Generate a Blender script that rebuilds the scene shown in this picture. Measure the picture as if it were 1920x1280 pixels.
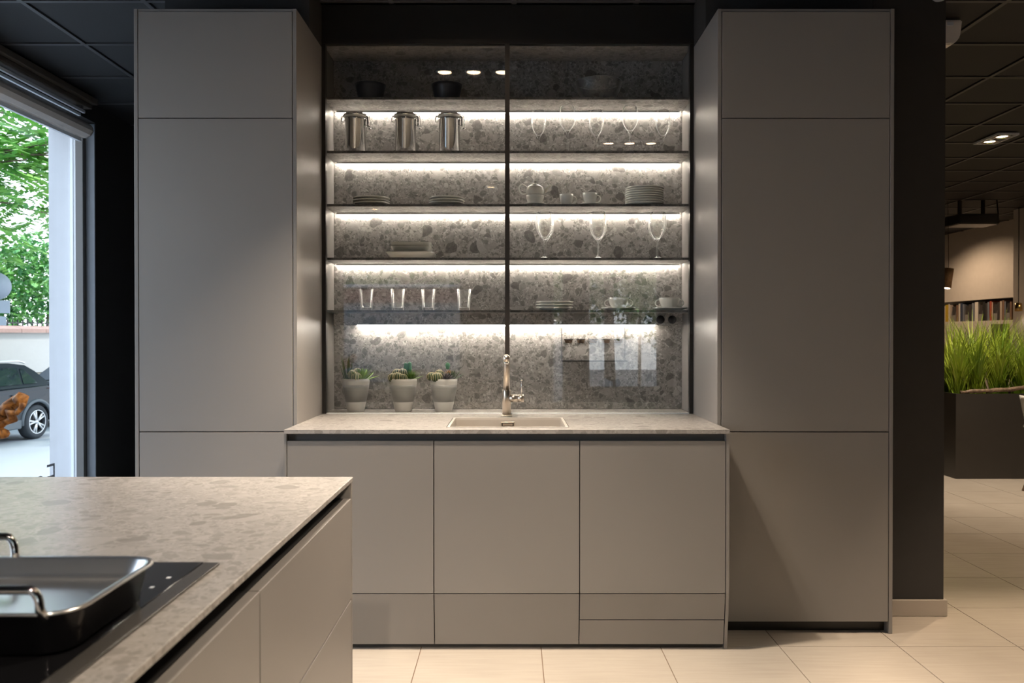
import bpy, bmesh, math, random
from mathutils import Vector, Matrix
random.seed(7)
PI = math.pi
for o in list(bpy.data.objects): bpy.data.objects.remove(o)
SC = bpy.context.scene
C = SC.collection

# ------------------------------------------------------------------ camera
HC = 1.30                      # eye height
FPX = 1565.0                   # focal length in pixels of a 1920 wide frame
cam_d = bpy.data.cameras.new('camera'); cam = bpy.data.objects.new('camera', cam_d); C.objects.link(cam)
cam_d.sensor_width = 36.0; cam_d.lens = 36.0*FPX/1920.0
cam.location = (0, 0, HC)
cam.rotation_euler = (PI/2 - math.atan(12/FPX), 0, 0)
cam_d.clip_start = 0.05; cam_d.clip_end = 300
cam_d.dof.use_dof = True; cam_d.dof.focus_distance = 3.8; cam_d.dof.aperture_fstop = 6.3
SC.camera = cam
SC.cycles.transparent_max_bounces = 48

# ------------------------------------------------------------------ world, sun, exposure
SKY = 2.4
w = bpy.data.worlds.new('sky'); SC.world = w; w.use_nodes = True
wt = w.node_tree; bg = wt.nodes['Background']
tc = wt.nodes.new('ShaderNodeTexCoord'); sep = wt.nodes.new('ShaderNodeSeparateXYZ')
rmp = wt.nodes.new('ShaderNodeValToRGB')
rmp.color_ramp.elements[0].position = 0.0; rmp.color_ramp.elements[0].color = (0.90, 0.95, 1.0, 1)
rmp.color_ramp.elements[1].position = 0.8; rmp.color_ramp.elements[1].color = (0.60, 0.77, 1.0, 1)
wt.links.new(tc.outputs['Generated'], sep.inputs[0]); wt.links.new(sep.outputs['Z'], rmp.inputs[0])
wt.links.new(rmp.outputs[0], bg.inputs['Color']); bg.inputs['Strength'].default_value = SKY
sun_d = bpy.data.lights.new('sun', 'SUN'); sun = bpy.data.objects.new('sun', sun_d); C.objects.link(sun)
sun_d.energy = 2.2; sun_d.angle = math.radians(4); sun_d.color = (1, 0.96, 0.88)
sun.rotation_euler = Vector((-0.5, -0.28, -0.82)).to_track_quat('-Z', 'Y').to_euler()
vs = SC.view_settings
vs.view_transform = 'Standard'; vs.look = 'None'; vs.gamma = 1; vs.exposure = 0.75; vs.use_curve_mapping = False

# ------------------------------------------------------------------ helpers
def box(bm, x0, x1, y0, y1, z0, z1, bev=0):
    vs_ = [bm.verts.new(p) for p in ((x0,y0,z0),(x1,y0,z0),(x1,y1,z0),(x0,y1,z0),(x0,y0,z1),(x1,y0,z1),(x1,y1,z1),(x0,y1,z1))]
    fs = [bm.faces.new([vs_[i] for i in q]) for q in ((3,2,1,0),(4,5,6,7),(0,1,5,4),(1,2,6,5),(2,3,7,6),(3,0,4,7))]
    if bev:
        es = list({e for f in fs for e in f.edges})
        bmesh.ops.bevel(bm, geom=es, offset=bev, segments=1, affect='EDGES')
def prism(bm, pts, a0, a1, axis='x', bev=0):
    """polygon of (u, v) swept along an axis: x -> (y,z), y -> (x,z), z -> (x,y)"""
    def P(u, v, a): return {'x': (a,u,v), 'y': (u,a,v), 'z': (u,v,a)}[axis]
    A = [bm.verts.new(P(u,v,a0)) for u,v in pts]; B = [bm.verts.new(P(u,v,a1)) for u,v in pts]
    n = len(pts)
    fs = [bm.faces.new(A[::-1]), bm.faces.new(B)]
    for i in range(n): fs.append(bm.faces.new((A[i], A[(i+1)%n], B[(i+1)%n], B[i])))
    bmesh.ops.recalc_face_normals(bm, faces=fs)
    if bev:
        bmesh.ops.bevel(bm, geom=list({e for f in fs for e in f.edges}), offset=bev, segments=2, affect='EDGES')
def lathe(bm, prof, cx=0, cy=0, cz=0, seg=32, closed=False, sx=1, sy=1):
    rings = []
    for r, z in prof:
        if r < 1e-6: rings.append([bm.verts.new((cx, cy, cz+z))])
        else: rings.append([bm.verts.new((cx+sx*r*math.cos(2*PI*i/seg), cy+sy*r*math.sin(2*PI*i/seg), cz+z)) for i in range(seg)])
    pairs = list(zip(rings, rings[1:])) + ([(rings[-1], rings[0])] if closed else [])
    fs = []
    for a, b in pairs:
        for i in range(seg):
            j = (i+1) % seg
            q = [a[0]] if len(a) == 1 else [a[i], a[j]]
            p = [b[0]] if len(b) == 1 else [b[j], b[i]]
            if len(q)+len(p) >= 3: fs.append(bm.faces.new(q+p))
    for f in fs: f.smooth = True
    bmesh.ops.recalc_face_normals(bm, faces=fs)
def tube(bm, path, rad, seg=10, caps=True, closed=False):
    path = [Vector(p) for p in path]; n = len(path)
    rads = rad if isinstance(rad, (list, tuple)) else [rad]*n
    rings = []; up = None
    for i, p in enumerate(path):
        if closed: t = path[(i+1)%n]-path[i-1]
        else: t = path[min(i+1,n-1)]-path[max(i-1,0)]
        t.normalize()
        if up is None:
            up = Vector((0,0,1)) if abs(t.z) < 0.9 else Vector((1,0,0))
        s = t.cross(up).normalized(); up = s.cross(t).normalized()
        rings.append([bm.verts.new(p + rads[i]*(math.cos(2*PI*k/seg)*s + math.sin(2*PI*k/seg)*up)) for k in range(seg)])
    fs = []
    rng = range(n if closed else n-1)
    for i in rng:
        a, b = rings[i], rings[(i+1)%n]
        for k in range(seg): fs.append(bm.faces.new((a[k], a[(k+1)%seg], b[(k+1)%seg], b[k])))
    if caps and not closed: fs += [bm.faces.new(rings[0][::-1]), bm.faces.new(rings[-1])]
    for f in fs: f.smooth = True
    bmesh.ops.recalc_face_normals(bm, faces=fs)
def arc(c, r, a0, a1, n, plane='xz'):
    out = []
    for i in range(n+1):
        a = a0+(a1-a0)*i/n; u, v = r*math.cos(a), r*math.sin(a)
        out.append({'xz': (c[0]+u, c[1], c[2]+v), 'yz': (c[0], c[1]+u, c[2]+v), 'xy': (c[0]+u, c[1]+v, c[2])}[plane])
    return out
def wloc(o):
    v = Vector((0,0,0))
    while o is not None: v += Vector(o.location); o = o.parent
    return v
def obj(name, bm, m, parent=None, smooth=False, local=False):
    """bm in world coordinates (or the thing's own when local) becomes one mesh object"""
    me = bpy.data.meshes.new(name)
    if smooth:
        for f in bm.faces: f.smooth = True
    if parent is not None and not local: bmesh.ops.translate(bm, verts=bm.verts, vec=-wloc(parent))
    bm.to_mesh(me); bm.free()
    if m is not None: me.materials.append(m)
    o = bpy.data.objects.new(name, me); C.objects.link(o)
    if parent is not None: o.parent = parent
    return o
def data_obj(name, me, parent=None, loc=(0,0,0)):
    o = bpy.data.objects.new(name, me); C.objects.link(o); o.parent = parent; o.location = loc
    return o
def tag(o, label, cat, group=None, kind=None):
    o['label'] = label; o['category'] = cat
    if group: o['group'] = group
    if kind: o['kind'] = kind
    return o
def thing(name, label, cat, loc=(0,0,0), group=None, rz=0):
    o = bpy.data.objects.new(name, None); C.objects.link(o); o.location = loc; o.rotation_euler = (0,0,rz)
    o.empty_display_size = 0.05
    return tag(o, label, cat, group)
def struct(name, bm, m, parent=None):
    o = obj(name, bm, m, parent)
    if parent is None: o['kind'] = 'structure'
    return o
def sgroup(name, loc=(0,0,0)):
    o = bpy.data.objects.new(name, None); C.objects.link(o); o.location = loc; o['kind'] = 'structure'
    return o
def B(*a, **k):
    bm = bmesh.new(); box(bm, *a, **k); return bm
def PR(*a, **k):
    bm = bmesh.new(); prism(bm, *a, **k); return bm
def LA(*a, **k):
    bm = bmesh.new(); lathe(bm, *a, **k); return bm
def TU(*a, **k):
    bm = bmesh.new(); tube(bm, *a, **k); return bm
def dup(root, loc, label=None, group=None, rz=None):
    r = root.copy(); C.objects.link(r); r.location = loc
    if rz is not None: r.rotation_euler = (0,0,rz)
    if label: r['label'] = label
    if group: r['group'] = group
    for ch in list(root.children):
        c = ch.copy(); C.objects.link(c); c.parent = r
        for g in ch.children:
            d = g.copy(); C.objects.link(d); d.parent = c
    return r
ORD = ['lowest','second','third','fourth','fifth','sixth','seventh','eighth']

# ------------------------------------------------------------------ materials
MATS = {}
def newmat(name):
    m = bpy.data.materials.new(name); m.use_nodes = True
    t = m.node_tree; b = t.nodes['Principled BSDF']
    MATS[name] = m
    return m, t, b
def node(t, typ, ins=None, **props):
    n = t.nodes.new(typ)
    for k, v in props.items(): setattr(n, k, v)
    for k, v in (ins or {}).items():
        if isinstance(v, bpy.types.NodeSocket): t.links.new(v, n.inputs[k])
        else: n.inputs[k].default_value = v
    return n
def pos(t): return node(t, 'ShaderNodeNewGeometry').outputs['Position']
def objc(t): return node(t, 'ShaderNodeTexCoord').outputs['Object']
def mixc(t, fac, a, b):
    n = node(t, 'ShaderNodeMix', data_type='RGBA')
    for s, v in ((n.inputs[0], fac), (n.inputs[6], a), (n.inputs[7], b)):
        if isinstance(v, bpy.types.NodeSocket): t.links.new(v, s)
        else: s.default_value = v
    return n.outputs[2]
def math_(t, op, a, b=0.0, c=0.0):
    n = node(t, 'ShaderNodeMath', operation=op)
    for i, v in enumerate((a, b, c)):
        if isinstance(v, bpy.types.NodeSocket): t.links.new(v, n.inputs[i])
        else: n.inputs[i].default_value = v
    return n.outputs[0]
def ramp(t, fac, stops):
    n = node(t, 'ShaderNodeValToRGB', {'Fac': fac}); cr = n.color_ramp
    while len(cr.elements) < len(stops): cr.elements.new(0.5)
    for e, (p, c) in zip(cr.elements, stops): e.position = p; e.color = (*c, 1) if len(c) == 3 else c
    return n.outputs[0]
def mrange(t, v, a, b, c=0.0, d=1.0):
    return node(t, 'ShaderNodeMapRange', {'Value': v, 'From Min': a, 'From Max': b, 'To Min': c, 'To Max': d}).outputs[0]
def rgba(c): return (*c, 1)
def pbr(name, col, rough=0.5, metal=0.0, spec=0.5, var=0.06, vscale=12.0, bump=0.0, bscale=300.0, coat=0.0):
    m, t, b = newmat(name)
    p = pos(t)
    n = node(t, 'ShaderNodeTexNoise', {'Vector': p, 'Scale': vscale, 'Detail': 4.0})
    dk = tuple(x*(1-var) for x in col); lt = tuple(min(1, x*(1+var)) for x in col)
    t.links.new(mixc(t, n.outputs[0], rgba(dk), rgba(lt)), b.inputs['Base Color'])
    b.inputs['Roughness'].default_value = rough; b.inputs['Metallic'].default_value = metal
    b.inputs['Specular IOR Level'].default_value = spec; b.inputs['Coat Weight'].default_value = coat
    if bump:
        n2 = node(t, 'ShaderNodeTexNoise', {'Vector': p, 'Scale': bscale, 'Detail': 2.0})
        bp = node(t, 'ShaderNodeBump', {'Height': n2.outputs[0], 'Strength': bump, 'Distance': 0.002})
        t.links.new(bp.outputs[0], b.inputs['Normal'])
    return m
def emis(name, col, strength):
    m, t, b = newmat(name)
    b.inputs['Base Color'].default_value = rgba(col)
    b.inputs['Emission Color'].default_value = rgba(col); b.inputs['Emission Strength'].default_value = strength
    return m
def stone(name, gain=1.0, scale=1.0, con=1.0, tint=0.0, fine=1.0, rough=0.42):
    m, t, b = newmat(name)
    p0 = pos(t)
    nz = node(t, 'ShaderNodeTexNoise', {'Vector': p0, 'Scale': 11.0*scale, 'Detail': 3.0})
    off = node(t, 'ShaderNodeVectorMath', {0: nz.outputs['Color'], 1: (0.5,0.5,0.5)}, operation='SUBTRACT')
    off2 = node(t, 'ShaderNodeVectorMath', {0: off.outputs[0], 'Scale': 0.07/scale}, operation='SCALE')
    p = node(t, 'ShaderNodeVectorMath', {0: p0, 1: off2.outputs[0]}, operation='ADD').outputs[0]
    base_n = node(t, 'ShaderNodeTexNoise', {'Vector': p0, 'Scale': 45.0*scale, 'Detail': 6.0, 'Roughness': 0.7}).outputs[0]
    G = gain
    def g(v, wm=0.0):
        v = 0.27*(v/0.27)**con
        return (v*G*(1.06+wm+tint), v*G*0.99, v*G*(0.945-wm-tint))
    col = ramp(t, base_n, [(0.3, g(0.20)), (0.52, g(0.27)), (0.72, g(0.38))])
    def clasts(col, sc, thr, d0, d1, lo, hi, seed, wt_=1.0):
        q = node(t, 'ShaderNodeVectorMath', {0: p, 1: (seed, seed*1.7, seed*0.6)}, operation='ADD').outputs[0]
        v = node(t, 'ShaderNodeTexVoronoi', {'Vector': q, 'Scale': sc*scale, 'Randomness': 1.0})
        s = node(t, 'ShaderNodeSeparateColor', {0: v.outputs['Color']})
        sel = math_(t, 'GREATER_THAN', s.outputs[0], thr)
        shape = mrange(t, v.outputs['Distance'], d0, d1)
        tone = ramp(t, s.outputs[1], [(0.0, g(lo, 0.02)), (0.45, g(lo*1.25)), (0.6, g((lo+hi)/2)), (1.0, g(hi))])
        tex = mixc(t, math_(t, 'MULTIPLY', base_n, 0.45), tone, col)
        return mixc(t, math_(t, 'MULTIPLY', math_(t, 'MULTIPLY', sel, shape), wt_), col, tex)
    col = clasts(col, 130, 0.35, 0.52, 0.40, 0.10, 0.52, 3.1, fine)
    col = clasts(col, 60, 0.50, 0.48, 0.40, 0.11, 0.46, 7.7, fine)
    col = clasts(col, 32, 0.55, 0.47, 0.42, 0.10, 0.42, 1.3)
    col = clasts(col, 15, 0.66, 0.46, 0.42, 0.075, 0.33, 5.9)
    t.links.new(col, b.inputs['Base Color'])
    b.inputs['Roughness'].default_value = rough
    return m
def pane_mat(name, tint=(0.96, 0.98, 0.97), f0=0.04, pw=5.0, rough=0.0):
    m = bpy.data.materials.new(name); m.use_nodes = True; t = m.node_tree
    t.nodes.remove(t.nodes['Principled BSDF']); out = t.nodes['Material Output']
    lw = node(t, 'ShaderNodeLayerWeight', {'Blend': 0.5})
    p5 = math_(t, 'POWER', lw.outputs['Facing'], pw)
    fac = math_(t, 'MULTIPLY_ADD', p5, 1-f0, f0)
    tr = node(t, 'ShaderNodeBsdfTransparent', {'Color': rgba(tint)})
    gl = node(t, 'ShaderNodeBsdfGlossy', {'Color': (1,1,1,1), 'Roughness': rough})
    mx = node(t, 'ShaderNodeMixShader', {0: fac, 1: tr.outputs[0], 2: gl.outputs[0]})
    t.links.new(mx.outputs[0], out.inputs['Surface']); MATS[name] = m
    return m
def glass_mat(name, col=(1,1,1), rough=0.0):
    m, t, b = newmat(name)
    b.inputs['Base Color'].default_value = rgba(col); b.inputs['Transmission Weight'].default_value = 1
    b.inputs['Roughness'].default_value = rough; b.inputs['IOR'].default_value = 1.47
    return m

M_taupe = pbr('taupe_lacquer', (0.235, 0.218, 0.207), 0.40, var=0.02, vscale=6, bump=0.05, bscale=900)
M_carc = pbr('carcass_dark', (0.012, 0.012, 0.013), 0.6)
M_chan = pbr('grip_channel_dark', (0.10, 0.10, 0.105), 0.45)
M_plinth = pbr('plinth_grey', (0.06, 0.058, 0.056), 0.5)
M_stone = stone('composite_stone', 0.88)
M_wtop = stone('worktop_stone', 1.16, 1.0, 0.36, -0.005, 0.9, 0.27)
M_edge_shade = stone('shaded_edge_stone', 0.28, 1.0)  # shelf stone darkened; shade on the front edges is in the colour
M_black = pbr('black_metal', (0.018, 0.016, 0.015), 0.35)
M_mull = pbr('bronze_black_metal', (0.045, 0.038, 0.033), 0.35)
M_wall = pbr('charcoal_paint', (0.035, 0.033, 0.032), 0.7, var=0.1)
M_bulk = pbr('charcoal_panel_gloss', (0.016, 0.016, 0.016), 0.3)
M_white = pbr('white_paint', (0.62, 0.58, 0.54), 0.6)
M_render = pbr('white_render', (0.56, 0.565, 0.59), 0.8, bump=0.2, bscale=120)
M_tilec = pbr('ceiling_tile_charcoal', (0.016, 0.016, 0.017), 0.75, var=0.15, vscale=40, bump=0.3, bscale=500)
M_rail = pbr('ceiling_rail_charcoal', (0.045, 0.045, 0.047), 0.5)
M_grout = pbr('grout', (0.20, 0.13, 0.09), 0.9)
M_alu = pbr('white_aluminium', (0.75, 0.78, 0.82), 0.35)
M_seal = pbr('dark_blue_seal', (0.02, 0.035, 0.09), 0.5)
M_fgrey = pbr('frame_grey', (0.16, 0.155, 0.15), 0.5)
M_blind = pbr('blind_fabric', (0.66, 0.60, 0.55), 0.8, bump=0.1)
M_brown = pbr('valance_brown', (0.10, 0.082, 0.066), 0.6)
M_steel = pbr('brushed_steel', (0.62, 0.55, 0.48), 0.28, metal=1.0, var=0.05, vscale=60)
M_sink = pbr('satin_steel', (0.50, 0.46, 0.42), 0.42, metal=0.55, var=0.03)
M_chrome = pbr('polished_steel', (0.72, 0.71, 0.70), 0.08, metal=1.0, var=0.02)
M_pansteel = pbr('pan_steel', (0.88, 0.88, 0.89), 0.28, metal=1.0, var=0.02)
M_panout = pbr('pan_outside_steel', (0.20, 0.20, 0.21), 0.2, metal=1.0, var=0.02)
M_hob = pbr('hob_black_glass', (0.006, 0.006, 0.007), 0.06, spec=0.5)
M_hobstrip = pbr('hob_edge_strip', (0.10, 0.095, 0.09), 0.18, metal=0.5)
M_pane = pane_mat('clear_pane', (0.985, 0.99, 0.985), 0.042)
M_win = pane_mat('window_pane', (0.97, 0.985, 0.99), 0.03)
M_glass = pane_mat('drinking_glass', (0.985, 0.985, 0.98), 0.03, 2.3, 0.38)
M_porc = pbr('white_porcelain', (0.62, 0.61, 0.57), 0.10, var=0.02, spec=0.7)
M_ivory = pbr('ivory_stoneware', (0.46, 0.45, 0.405), 0.10, var=0.03, spec=0.8)
M_navy = pbr('black_stoneware', (0.012, 0.012, 0.018), 0.35)
M_pot = pbr('grey_ceramic', (0.44, 0.43, 0.41), 0.45, var=0.02)
M_potband = pbr('grey_ceramic_band', (0.20, 0.20, 0.195), 0.4, var=0.02)
M_soil = pbr('soil', (0.05, 0.035, 0.025), 0.9, var=0.4, vscale=200)
M_led = emis('led_strip', (1.0, 0.92, 0.80), 52.0)
M_lamp = emis('lamp_lens', (1.0, 0.72, 0.45), 18.0)
M_leds = pbr('led_profile', (0.4, 0.38, 0.35), 0.4)
M_sens = pbr('sensor_plastic', (0.85, 0.80, 0.75), 0.4)
M_text = pbr('window_lettering', (0.42, 0.42, 0.46), 0.6)
M_plast = pbr('white_plastic', (0.72, 0.70, 0.68), 0.3)
M_planter = pbr('planter_dark_metal', (0.030, 0.026, 0.022), 0.4, var=0.1)
M_brass = pbr('brass', (0.55, 0.38, 0.16), 0.25, metal=1.0)

def wood(name, a, b_, sc=30):
    m, t, b = newmat(name)
    p = objc(t)
    mp = node(t, 'ShaderNodeMapping', {'Vector': p, 'Scale': (1, 1, 6)})
    n = node(t, 'ShaderNodeTexNoise', {'Vector': p, 'Scale': sc, 'Detail': 6.0, 'Distortion': 2.0})
    t.links.new(ramp(t, n.outputs[0], [(0.35, a), (0.7, b_)]), b.inputs['Base Color'])
    bp = node(t, 'ShaderNodeBump', {'Height': n.outputs[0], 'Strength': 0.5, 'Distance': 0.01})
    t.links.new(bp.outputs[0], b.inputs['Normal']); b.inputs['Roughness'].default_value = 0.6
    return m
M_drift = wood('driftwood', (0.10, 0.035, 0.008), (0.50, 0.22, 0.05))
M_drift2 = wood('weathered_wood', (0.07, 0.042, 0.026), (0.26, 0.17, 0.11), 20)
M_woodlamp = wood('lamp_wood', (0.20, 0.11, 0.05), (0.36, 0.21, 0.10), 40)

def tile_mat():
    m, t, b = newmat('beige_porcelain_tile')
    p = pos(t)
    n = node(t, 'ShaderNodeTexNoise', {'Vector': p, 'Scale': 3.0, 'Detail': 6.0})
    mp = node(t, 'ShaderNodeMapping', {'Vector': p, 'Scale': (3, 40, 1)})
    n2 = node(t, 'ShaderNodeTexNoise', {'Vector': mp.outputs[0], 'Scale': 1.5, 'Detail': 4.0})
    f = math_(t, 'ADD', math_(t, 'MULTIPLY', n.outputs[0], 0.5), math_(t, 'MULTIPLY', n2.outputs[0], 0.5))
    t.links.new(ramp(t, f, [(0.3, (0.44, 0.385, 0.33)), (0.7, (0.53, 0.47, 0.405))]), b.inputs['Base Color'])
    b.inputs['Roughness'].default_value = 0.22
    b.inputs['Specular IOR Level'].default_value = 0.45
    return m
M_tile = tile_mat()
def leafmat(name, a, b_):
    m, t, b = newmat(name)
    p = pos(t); n = node(t, 'ShaderNodeTexNoise', {'Vector': p, 'Scale': 3.0, 'Detail': 3.0})
    wn = node(t, 'ShaderNodeTexWhiteNoise', {'Vector': p})
    t.links.new(ramp(t, n.outputs[0], [(0.35, a), (0.65, b_)]), b.inputs['Base Color'])
    b.inputs['Roughness'].default_value = 0.5
    b.inputs['Subsurface Weight'].default_value = 0.0
    return m
M_leaf = leafmat('tree_leaf', (0.09, 0.33, 0.07), (0.34, 0.62, 0.12))
M_leaf2 = leafmat('hedge_leaf', (0.035, 0.18, 0.055), (0.20, 0.46, 0.10))
M_grass = leafmat('grass_blade', (0.17, 0.30, 0.02), (0.46, 0.54, 0.06))
M_succ = leafmat('succulent_green', (0.10, 0.19, 0.03), (0.22, 0.33, 0.06))
M_succd = leafmat('succulent_dark', (0.025, 0.05, 0.018), (0.06, 0.10, 0.03))
M_cact = leafmat('cactus_grey_green', (0.11, 0.15, 0.08), (0.17, 0.20, 0.12))
M_spine = pbr('cactus_spine', (0.62, 0.52, 0.30), 0.6)
M_purple = pbr('echeveria_purple', (0.10, 0.09, 0.10), 0.5)
M_orange = pbr('cactus_orange', (0.55, 0.25, 0.06), 0.6)
M_bark = pbr('bark', (0.10, 0.075, 0.055), 0.9, var=0.3, vscale=30)
M_asph = pbr('street_paving', (0.42, 0.44, 0.47), 0.55, var=0.06, vscale=3)
M_gwall = pbr('garden_wall_white', (0.44, 0.43, 0.41), 0.85)
M_gwall2 = pbr('garden_wall_beige', (0.23, 0.21, 0.17), 0.85)
M_coping = pbr('coping_terracotta', (0.38, 0.24, 0.20), 0.8, var=0.2)
M_iron = pbr('iron_black', (0.02, 0.02, 0.022), 0.5)
M_carp = pbr('car_paint_dark', (0.022, 0.027, 0.035), 0.22, spec=0.25, coat=0.0)
M_carg = pbr('car_window', (0.02, 0.03, 0.035), 0.05, spec=0.6)
M_cargrey = pbr('car_cladding', (0.10, 0.115, 0.13), 0.5)
M_tyre = pbr('tyre', (0.03, 0.035, 0.042), 0.7)
M_rim = pbr('alloy', (0.75, 0.75, 0.76), 0.3, metal=0.6)
M_red = pbr('tail_lamp_red', (0.65, 0.03, 0.03), 0.2)
M_sign = pbr('sign_back_grey', (0.32, 0.36, 0.42), 0.5)
M_van = pbr('van_grey', (0.22, 0.27, 0.32), 0.4)
M_maroon = pbr('van_maroon', (0.16, 0.045, 0.045), 0.4)

# ================================================================== SETTING
HCEIL = 2.93
XL, XR = -2.95, 7.06           # inner faces of the window wall and of the far right wall
YR, YB = -5.0, 14.5
# --- floor: slab, single tiles nearest the camera's view, the rest joined
fl = sgroup('floor')
struct('floor_slab', B(-3.285, XR+0.45, YR-0.2, YB+0.2, -0.70, -0.004), M_grout, fl)
TX, TY, TX0, TY0 = 0.498, 0.494, 0.1208, 3.477
cells = []
for i in range(-6, 14):
    for j in range(-17, 23):
        x, y = TX0+TX*(i+0.5), TY0+TY*(j+0.5)
        if x < -2.9 or x > XR+0.1: continue
        if -1.6 < x < 1.3 and 3.7 < y < 4.6: pass
        vis = y > 2.6 and abs(x)/y < 0.72 and (y < 3.9 or x > 1.2)
        cells.append((0 if vis else 1, math.hypot(x, y-3.0), x, y))
cells.sort()
bm = B(-TX/2+0.0018, TX/2-0.0018, -TY/2+0.0018, TY/2-0.0018, -0.010, 0.0)
tme = bpy.data.meshes.new('floor_tile'); bm.to_mesh(tme); bm.free(); tme.materials.append(M_tile)
for k, (a, d, x, y) in enumerate(cells[:300]): data_obj('floor_tile', tme, fl, (x, y, 0))
bm = bmesh.new()
for a, d, x, y in cells[300:]: box(bm, x-TX/2+0.0018, x+TX/2-0.0018, y-TY/2+0.0018, y+TY/2-0.0018, -0.010, 0.0)
o = struct('floor_tile_rest', bm, M_tile, fl); o['kind'] = 'stuff'

# --- ceiling: slab, T rails, tiles
ce = sgroup('ceiling', (0, 0, HCEIL))
struct('ceiling_slab', B(-3.285, XR+0.45, YR-0.2, YB+0.2, 2.96, 3.12), M_carc, ce)
CP, CX0, CY0 = 0.6, -1.79, 4.08
cx = [CX0+CP*k for k in range(-3, 16)]; cy = [CY0+CP*k for k in range(-16, 19)]
for x in cx:
    if XL < x < XR+0.2: struct('ceiling_rail', B(x-0.012, x+0.012, YR, YB, 2.922, 2.940), M_rail, ce)
for y in cy:
    if YR < y < YB: struct('ceiling_rail', B(XL, XR+0.3, y-0.012, y+0.012, 2.9225, 2.939), M_rail, ce)
cells = []
for x in cx:
    for y in cy:
        mx, my = x+CP/2, y+CP/2
        if mx < XL or mx > XR+0.3 or my < YR or my > YB: continue
        inview = my > 3.5 and 0.12 < (HCEIL-HC)/my < 0.46 and abs(mx)/my < 0.68 and (mx < -1.2 or mx > 1.8)
        cells.append((0 if inview else 1, math.hypot(mx, my-3), mx, my))
cells.sort()
s_ = CP/2-0.014
bm = B(-s_, s_, -s_, s_, 0.0, 0.015, bev=0.003)
cme = bpy.data.meshes.new('ceiling_tile'); bm.to_mesh(cme); bm.free(); cme.materials.append(M_tilec)
for a, d, x, y in cells[:300]: data_obj('ceiling_tile', cme, ce, (x, y, 0.001))
bm = bmesh.new()
for a, d, x, y in cells[300:]: box(bm, x-s_, x+s_, y-s_, y+s_, 2.931, 2.946)
o = struct('ceiling_tile_rest', bm, M_tilec, ce); o['kind'] = 'stuff'

# --- walls of the kitchen block
ZT = 2.918
ZO = 2.958                      # outer walls reach the slab above the hung ceiling
NL, NR = -0.933, 0.891          # inner faces of the tall cabinets
YF = 3.622                      # front of the tall cabinets
YG = 4.11                       # glass front of the shelf niche
YK = 4.37                       # stone back of the niche
struct('wall_back', B(-1.60, 2.0, 4.40, 4.75, 0, ZT), M_wall)
struct('wall_pier_right', B(1.665, 2.0, 3.86, 4.398, 0, ZT), M_wall)
struct('wall_bulkhead_left', B(-1.60, NL-0.002, 3.86, 4.398, 2.716, ZT), M_wall)
struct('wall_bulkhead_right', B(NR+0.002, 1.663, 3.86, 4.398, 2.716, ZT), M_wall)
struct('wall_bulkhead', B(NL, NR, YG-0.005, 4.398, 2.752, ZT), M_bulk)
bm = B(1.667, 2.012, 3.846, 3.859, 0.001, 0.077, bev=0.002)
box(bm, 2.0005, 2.012, 3.8595, 4.75, 0.001, 0.077)
struct('baseboard_right', bm, pbr('skirting_tile', (0.42, 0.37, 0.32), 0.35))
WY0 = 0.4                       # near end of the window opening
# window wall on the left: inner part dark, outer part white render
struct('wall_left', B(-3.014, XL, 5.92, 6.60, 0, ZO), M_wall)
struct('trim_1', B(-3.012, XL-0.001, 5.908, 5.9195, 0, 2.79), pbr('reveal_blue_grey', (0.22, 0.24, 0.27), 0.6))
bm = B(-3.285, -3.1125, 5.925, 6.60, -0.7, 3.1)
struct('wall_facade', bm, M_render)
struct('wall_left_core', B(-3.112, -3.0145, 5.93, 6.6, 0, ZO), M_wall)
struct('wall_left_near', B(-3.285, XL, YR-0.2, WY0, 0, ZO), M_wall)
struct('wall_lintel', B(-3.285, XL, WY0+0.001, 5.92, 2.80, ZO), M_wall)
struct('wall_corridor', B(-3.285, -0.6, 6.601, 6.8, 0, ZO), M_wall)
struct('wall_corridor_side', B(-1.60, -1.45, 4.751, 6.60, 0, ZT), M_wall)
# rear shop front (behind the viewer): piers between three glazed openings
rx = [(-3.285, -2.72), (-0.80, 0.63), (0.84, 1.20), (2.34, XR+0.45)]
wr = sgroup('wall_rear')
for a, b_ in rx: struct('pier', B(a, b_, YR-0.2, YR, 0, ZO), M_wall, wr)
for a, b_ in ((-2.72, -0.80), (1.20, 2.34)):
    struct('sill_wall', B(a+0.001, b_-0.001, YR-0.2, YR, 0, 0.45), M_wall, wr)
for a, b_ in ((-2.72, -0.80), (0.63, 0.84), (1.20, 2.34)):
    struct('head_wall', B(a+0.001, b_-0.001, YR-0.2, YR, 2.45, ZO), M_wall, wr)
k = 2
for a, b_, z0 in ((-2.72, -0.80, 0.45), (0.63, 0.84, 0.0), (1.20, 2.34, 0.45)):
    g = sgroup('window_%d' % k, ((a+b_)/2, YR-0.1, z0)); k += 1
    bm = bmesh.new(); e = 0.03
    for q in ((a+0.002, a+e, z0, 2.448), (b_-e, b_-0.002, z0, 2.448)): box(bm, q[0], q[1], YR-0.14, YR-0.06, q[2]+0.002, q[3])
    for q in ((z0+0.002, z0+e), (2.448-e, 2.448)): box(bm, a+e, b_-e, YR-0.14, YR-0.06, q[0], q[1])
    struct('window_frame', bm, M_fgrey, g)
    struct('window_glass', B(a+e, b_-e, YR-0.104, YR-0.098, z0+e, 2.448-e), M_win, g)
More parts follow.
